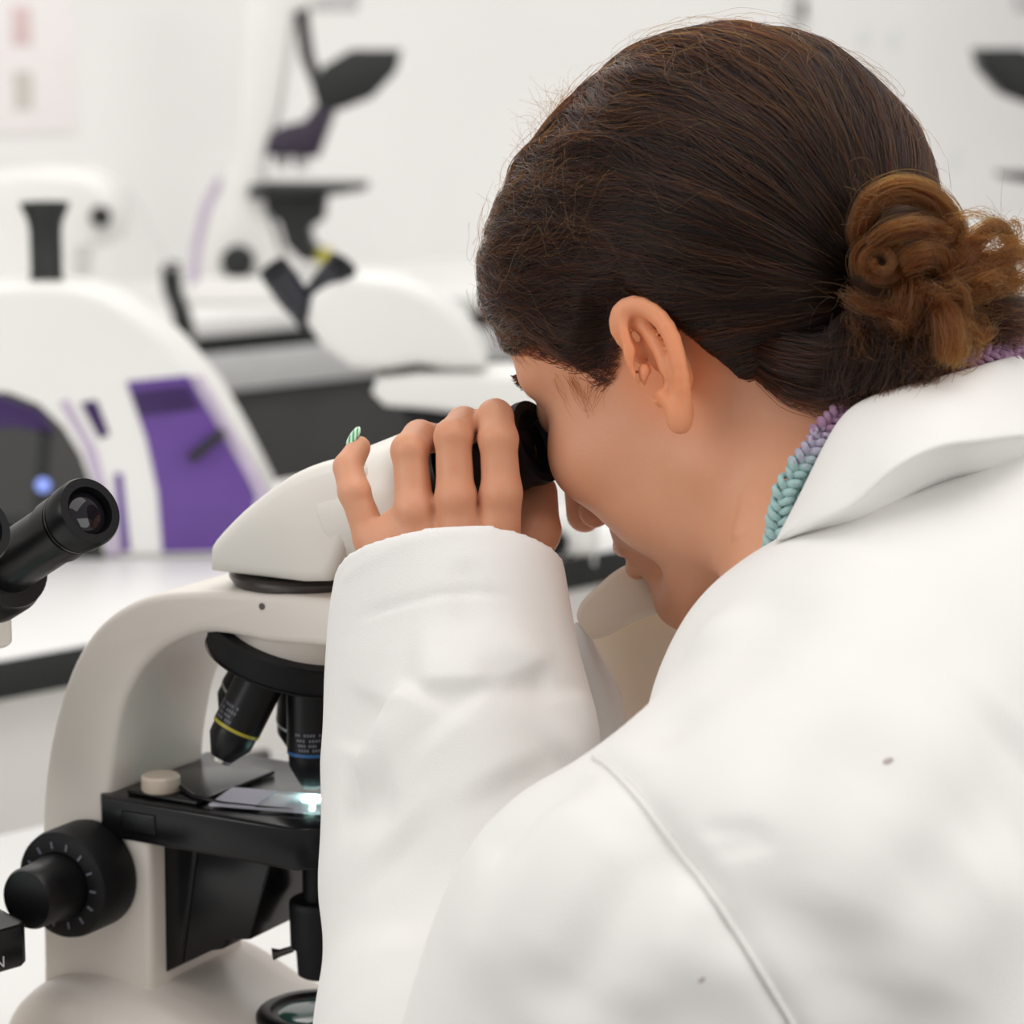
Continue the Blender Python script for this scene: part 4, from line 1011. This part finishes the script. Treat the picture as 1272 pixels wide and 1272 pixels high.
# ---- the bun
def lock(pts, rad, n, frizz=1.0, twist=2.0, npts=26, flat=.8, ends=.0):
    """a lock of hair: centre line as pixel+depth, radius in pixels"""
    c = spline([P(*q) for q in pts], npts); sc_ = pts[0][2]/FPX
    rr = np.interp(np.linspace(0, 1, npts), np.linspace(0, 1, len(rad)), rad)*sc_
    out = []
    tt = np.gradient(c, axis=0); tt /= np.linalg.norm(tt, axis=1, keepdims=True)
    x = np.cross(tt, FW); x /= np.maximum(np.linalg.norm(x, axis=1, keepdims=True), 1e-6)
    y = np.cross(tt, x)
    for _ in range(n):
        a, r = rng.uniform(0, 2*math.pi), rng.uniform(0, 1)**.7*(1.0 if rng.uniform() < .75 else rng.uniform(1, 1.7))
        th = a+twist*.35*rng.uniform(-1, 1)*np.linspace(0, 1, npts)
        o = (x*np.cos(th)[:, None]+y*(np.sin(th)*flat)[:, None])*(rr*r)[:, None]
        s0 = rng.uniform(0, 500); k = np.linspace(0, 1, npts)
        nz = np.stack([vnoise(np.stack([k*4+s0, k*0+j*9, k*0], 1), 77) for j in range(3)], 1)*frizz*sc_*9
        lo = int(rng.uniform(0, .12)*npts); hi = npts-int(rng.uniform(0, .28)*npts)
        out.append((c+o+nz*np.linspace(.3, 1, npts)[:, None])[lo:hi])
    return out
def coil(cx, cy, r0, r1, turns, a0, d0, d1, n=22, sq=.92):
    return [(cx+(r0+(r1-r0)*t)*math.cos(a0+turns*2*math.pi*t), cy+sq*(r0+(r1-r0)*t)*math.sin(a0+turns*2*math.pi*t), d0+(d1-d0)*t) for t in np.linspace(0, 1, n)]
bl = []
bl += lock(coil(1094, 326, 31, 7, 2.2, 2.6, 1.044, 1.030), [10, 8, 6, 5, 3], 460, .35, 3, 60)
bl += lock([(1072, 318, 1.050), (1066, 285, 1.046), (1082, 252, 1.044), (1115, 236, 1.045), (1150, 243, 1.048), (1178, 268, 1.052), (1190, 300, 1.056), (1176, 330, 1.058)], [8, 12, 15, 17, 17, 16, 14, 12], 650, .8, 3, 40)
bl += lock([(1080, 305, 1.038), (1105, 288, 1.034), (1140, 282, 1.036), (1170, 290, 1.044), (1186, 312, 1.052)], [10, 13, 14, 13, 10], 420, .6, 2)
bl += lock([(1118, 330, 1.036), (1145, 318, 1.036), (1165, 325, 1.042), (1172, 352, 1.05)], [16, 20, 20, 16], 420, .8, 2)
bl += lock([(1165, 345, 1.046), (1195, 318, 1.046), (1222, 290, 1.05), (1240, 282, 1.055), (1256, 298, 1.06), (1262, 318, 1.062)], [12, 15, 11, 8, 6, 6], 300, 1.0, 3)
bl += lock([(1168, 352, 1.044), (1200, 340, 1.046), (1235, 326, 1.052), (1266, 316, 1.06), (1290, 330, 1.07)], [14, 16, 15, 12, 10], 380, 1.1, 3)
bl += lock([(1160, 365, 1.046), (1195, 362, 1.05), (1235, 350, 1.056), (1280, 345, 1.066)], [14, 20, 20, 18], 380, 1.3, 3)
bl += lock([(1165, 372, 1.040), (1175, 400, 1.034), (1180, 430, 1.030), (1178, 455, 1.030)], [12, 20, 23, 18], 480, .7, 1)
bl += lock([(1180, 380, 1.046), (1200, 405, 1.046), (1222, 418, 1.048), (1232, 402, 1.05)], [10, 12, 8, 4], 160, 1.2, 2)
bl += lock([(1140, 385, 1.046), (1105, 385, 1.044), (1075, 378, 1.046), (1046, 362, 1.050)], [14, 13, 10, 6], 240, 1.2, 2)
bl += lock([(1130, 345, 1.044), (1128, 370, 1.040), (1120, 395, 1.042), (1095, 405, 1.048)], [22, 24, 20, 12], 380, 1.4, 3)
dl = []
dl += lock([(1060, 395, 1.060), (1062, 430, 1.052), (1056, 470, 1.050), (1052, 508, 1.052)], [22, 26, 24, 14], 420, 1.2, 1)
dl += lock([(1100, 400, 1.056), (1105, 435, 1.048), (1095, 470, 1.046), (1085, 494, 1.048)], [24, 30, 28, 22], 480, 1.6, 1)
dl += lock([(1140, 400, 1.056), (1148, 430, 1.046), (1140, 458, 1.042), (1128, 474, 1.044)], [24, 30, 28, 18], 480, 1.6, 1)
dl += lock([(1190, 390, 1.066), (1222, 395, 1.064), (1255, 400, 1.066), (1290, 405, 1.07)], [22, 28, 28, 26], 420, 1.5, 2)
dl += lock([(925, 425, 1.078), (975, 440, 1.066), (1020, 446, 1.058), (1065, 436, 1.054), (1100, 410, 1.052)], [12, 26, 28, 26, 22], 620, .8, 2)
dl += lock([(925, 450, 1.080), (975, 480, 1.068), (1005, 488, 1.062), (1035, 488, 1.056), (1070, 470, 1.052), (1100, 440, 1.052)], [4, 14, 18, 22, 24, 22], 520, 1.0, 2)
for _ in range(64):                                             # loose loops that break up the bun
    cx, cy, r_ = rng.uniform(1070, 1250), rng.uniform(270, 430), rng.uniform(14, 44); a0, sp = rng.uniform(0, 6.28), rng.uniform(1.5, 4.5)
    if math.hypot(cx-1094, cy-326) < 38+r_: continue
    d0 = 1.032+.012*(cx > 1180)+rng.uniform(0, .012); sq = rng.uniform(.4, 1)
    bl += lock([(cx+r_*math.cos(a0+sp*t), cy+r_*sq*math.sin(a0+sp*t), d0+.006*math.sin(3*t+a0)) for t in np.linspace(0, 1, 9)], [2, 5, 6, 5, 2], 22, 1.6, 1, 22)
fl = []
for (x0, y0, n, spread) in ((1190, 300, 40, 70), (1235, 290, 34, 60), (1080, 250, 24, 60), (1060, 370, 30, 60), (1130, 440, 40, 60), (1220, 400, 34, 60), (1160, 370, 40, 80)):
    for _ in range(n):
        ang = rng.uniform(0, 6.28); L = rng.uniform(.4, 1)*spread; cvv = rng.normal(0, .12); x, y = x0+rng.normal(0, 14), y0+rng.normal(0, 12); p_ = []; dz = rng.uniform(-.004, .002)
        for k in range(14):
            p_.append(P(x, y, 1.034+.01*(x0 > 1180)+dz*k/3)); x += math.cos(ang)*L/14; y += math.sin(ang)*L/14; ang += cvv
        fl.append(np.array(p_))
core = [((1095, 330, 1.058), .013), ((1130, 290, 1.062), .013), ((1150, 330, 1.060), .015), ((1200, 340, 1.066), .010), ((1240, 345, 1.072), .008), ((1178, 400, 1.060), .011), ((1225, 395, 1.076), .012), ((1262, 392, 1.082), .008),
        ((1110, 385, 1.066), .016), ((1062, 425, 1.072), .014), ((1110, 430, 1.064), .019), ((1085, 465, 1.064), .013), ((1150, 425, 1.062), .015), ((1055, 485, 1.062), .008)]
def bunsdf(p):
    d = None
    for c, r in core:
        e = sph(p, P(*c), r); d = e if d is None else smin(d, e, .006)
    return d
nv, nf = polygonize(bunsdf, P(1150, 360, 1.06)-.09, P(1150, 360, 1.06)+.09, .0018)
bun = from_arrays('hair_bun', nv-PO, nf, M['bun_base'], person); bun['label'] = 'messy copper brown bun'
curves('bun_strands', bl, M['hair_copper'], bun, .00010, .00005)
curves('under_bun_strands', dl, M['hair_dark'], bun, .00011, .00005)
curves('loose_bun_hairs', fl, M['hair_fine'], bun, .00006, .00003)
# ------------------------------------------------------------------ collar, lapel, scarf, nails
def sheet(name, rows, m, parent, th=.0014, lv=2):
    n = max(len(r) for r in rows); rr = [spline([P(*q)-PO for q in r], 2*n) for r in rows]
    return MB().quadgrid(rr).build(name, m, parent, sharp=180, mods=(('SUBSURF', dict(levels=lv, render_levels=lv)), ('SOLIDIFY', dict(thickness=th, offset=0))))
top = [(966, 670, 1.030), (999, 603, 1.034), (1040, 520, 1.044), (1078, 491, 1.048), (1130, 475, 1.046), (1178, 463, 1.048), (1225, 449, 1.060), (1285, 432, 1.090), (1330, 440, 1.150), (1340, 480, 1.21)]
low = [(968, 672, 1.024), (1020, 648, 1.008), (1062, 628, 1.002), (1108, 584, 1.000), (1164, 556, 1.004), (1215, 549, 1.012), (1290, 540, 1.040), (1350, 560, 1.09), (1390, 600, 1.15), (1400, 650, 1.21)]
mid = [((a[0]+b[0])/2, (a[1]+b[1])/2, (a[2]+b[2])/2-.006) for a, b in zip(top, low)]
up = [((a[0]*.85+b[0]*.15), (a[1]*.85+b[1]*.15), (a[2]*.85+b[2]*.15)-.0035) for a, b in zip(top, low)]
inn = [(q[0]+3+6*i/9, q[1]+10, q[2]+.006) for i, q in enumerate(top)]
stand = [(q[0]+6+4*i, q[1]+80, q[2]+.018) for i, q in enumerate(top)]
lo2 = [(q[0]-1, q[1]-4, q[2]+.0002) for q in low]; und = [(q[0]+3, q[1]-2, q[2]+.007) for q in low]; und2 = [(q[0]+12, q[1]+40, q[2]+.036) for q in low]
sheet('collar', [stand, inn, top, up, mid, lo2, low, und, und2], coat_m, coat)
M['coat_in'] = coat_m
warm_m = mat('coat_lining', (.86, .78, .66), .85, bump=.25, bscale=1600, sheen=.15, spec=.15, var=.02, vscale=10)  # coat cloth with warm bounce light put into its colour
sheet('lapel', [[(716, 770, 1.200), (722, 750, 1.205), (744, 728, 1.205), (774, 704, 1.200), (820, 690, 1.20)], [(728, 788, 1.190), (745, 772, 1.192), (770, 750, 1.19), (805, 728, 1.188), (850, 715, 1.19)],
                [(738, 794, 1.186), (762, 785, 1.184), (790, 770, 1.182), (820, 760, 1.180), (870, 742, 1.18)]], warm_m, coat)
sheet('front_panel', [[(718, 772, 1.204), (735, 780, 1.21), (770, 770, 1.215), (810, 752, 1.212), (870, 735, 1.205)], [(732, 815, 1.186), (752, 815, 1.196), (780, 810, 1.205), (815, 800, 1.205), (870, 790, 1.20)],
                      [(752, 852, 1.176), (768, 852, 1.186), (785, 850, 1.195), (815, 850, 1.20), (870, 850, 1.20)], [(766, 905, 1.165), (776, 905, 1.17), (790, 905, 1.18), (820, 905, 1.19), (870, 905, 1.19)], [(770, 1000, 1.15), (780, 1000, 1.15), (800, 1000, 1.16), (830, 1000, 1.17), (870, 1000, 1.17)]], warm_m, coat)
sheet('front_edge', [[(716, 768, 1.202), (714, 800, 1.196), (722, 850, 1.186), (728, 905, 1.176), (730, 1000, 1.16)], [(726, 786, 1.192), (734, 815, 1.182), (750, 850, 1.172), (762, 905, 1.162), (765, 1000, 1.148)],
                     [(734, 792, 1.192), (744, 815, 1.186), (766, 850, 1.178), (778, 905, 1.166), (780, 1000, 1.15)]], coat_m, coat)
# knitted scarf: rows of twisted yarn round the neck
yarn = [mat('yarn_purple', (.33, .19, .30), .9, bump=.6, bscale=900, var=.2), mat('yarn_lilac', (.42, .39, .50), .9, bump=.6, bscale=900, var=.2), mat('yarn_mint', (.36, .53, .52), .9, bump=.6, bscale=900, var=.2)]
path = [(960, 690, 1.050), (966, 655, 1.046), (975, 608, 1.044), (1003, 565, 1.046), (1028, 528, 1.05), (1060, 500, 1.056), (1110, 478, 1.060), (1165, 464, 1.064), (1212, 446, 1.066), (1250, 432, 1.074), (1300, 422, 1.10), (1330, 440, 1.16), (1300, 480, 1.22)]
def scarf_row(off, phase, parent, name):
    c = spline([P(q[0]+off[0], q[1]+off[1], q[2]+off[2]) for q in path], 420)
    seg = np.concatenate([[0], np.cumsum(np.linalg.norm(np.diff(c, axis=0), axis=1))])
    t = np.gradient(c, axis=0); t /= np.linalg.norm(t, axis=1, keepdims=True)
    x = np.cross(t, FW); x /= np.linalg.norm(x, axis=1, keepdims=True); y = np.cross(t, x)
    m = MB()
    for k in range(3):                                              # loose plait of fuzzy yarn
        a = seg/.0115*2*math.pi+phase+k*2*math.pi/3
        wob = np.stack([vnoise(np.stack([seg*260+k*31, seg*0+j*7, seg*0], 1), 5) for j in range(3)], 1)*.0010
        m.tube(c+x*(np.sin(a)*.0031)[:, None]+y*(np.sin(2*a)*.0017)[:, None]+wob, .0016+.0005*vnoise(np.stack([seg*420+k*13, seg*0, seg*0], 1), 6), 8)
    m.bm.faces.ensure_lookup_table()
    for f in m.bm.faces:
        q = np.array(f.calc_center_median())-CAM; px = 636+FPX*(q @ RT)/(q @ FW); py = 636-FPX*(q @ UP)/(q @ FW)
        jt = 9*math.sin(px*.9+py*.7); f.material_index = 2 if py > 572+jt else (1 if py > 538+jt else 0)
    for v in m.bm.verts: v.co -= Vector(PO)
    o = m.build(name, yarn[0], parent, sharp=180); o.data.materials.append(yarn[1]); o.data.materials.append(yarn[2]); return o
scf = scarf_row((0, 0, 0), 0, person, 'scarf'); scf['label'] = 'purple and mint knitted scarf'
scarf_row((13, 8, .003), 1.2, scf, 'yarn_row'); scarf_row((26, 18, .006), 2.2, scf, 'yarn_row')
# painted finger nails
nm = bpy.data.materials.new('nail_polish'); nm.use_nodes = True; nt = nm.node_tree; b = nt.nodes['Principled BSDF']
tc = nt.nodes.new('ShaderNodeTexCoord'); wv = nt.nodes.new('ShaderNodeTexWave'); wv.inputs['Scale'].default_value = 1.2; wv.inputs['Distortion'].default_value = .6
r = nt.nodes.new('ShaderNodeValToRGB'); e = r.color_ramp.elements
e[0].color = (.05, .38, .16, 1); e[0].position = .45; e[1].color = (.62, .80, .62, 1); e[1].position = .55
nt.links.new(tc.outputs['Generated'], wv.inputs['Vector']); nt.links.new(wv.outputs['Fac'], r.inputs['Fac']); nt.links.new(r.outputs['Color'], b.inputs['Base Color'])
b.inputs['Roughness'].default_value = .2; b.inputs['Coat Weight'].default_value = .5
def nail(c, nrml, along, ln, wd):
    n_ = Vector(nrm(nrml)); a_ = Vector(nrm(along)); a_ = (a_-n_*a_.dot(n_)).normalized(); s_ = n_.cross(a_)
    m = MB(); r_ = bmesh.ops.create_uvsphere(m.bm, u_segments=20, v_segments=12, radius=1)
    T = frame(s_, a_, n_, Vector(c)-Vector(PO)) @ Matrix.Diagonal((wd/2, ln/2, .0016, 1))
    for v in r_['verts']:
        v.co.z -= .45*v.co.x**2; v.co = T @ v.co
    return m.build('fingernail', nm, body, sharp=180)
def tipnail(k, nrml, along, fwd=.35, ln=.0105, wd=.0082):
    J, r_ = HP[k], hrad[k][-1]; nn_ = nrm(nrml)
    nail(J[-1]+nn_*r_*.86+nrm(along)*r_*fwd, nn_, along, ln, wd)
tipnail('pinky', -RT*.8+UP*.55-FW*.25, UP*.85+RT*.35+FW*.3, .5)
tipnail('ring', UP*.95-FW*.1, RT*.55+FW*.75, .3)
tipnail('middle', UP*.95+FW*.1, RT*.4+FW*.75-UP*.3, .3)
tipnail('index', UP*.9+FW*.35, FW*.9-UP*.3, .1)
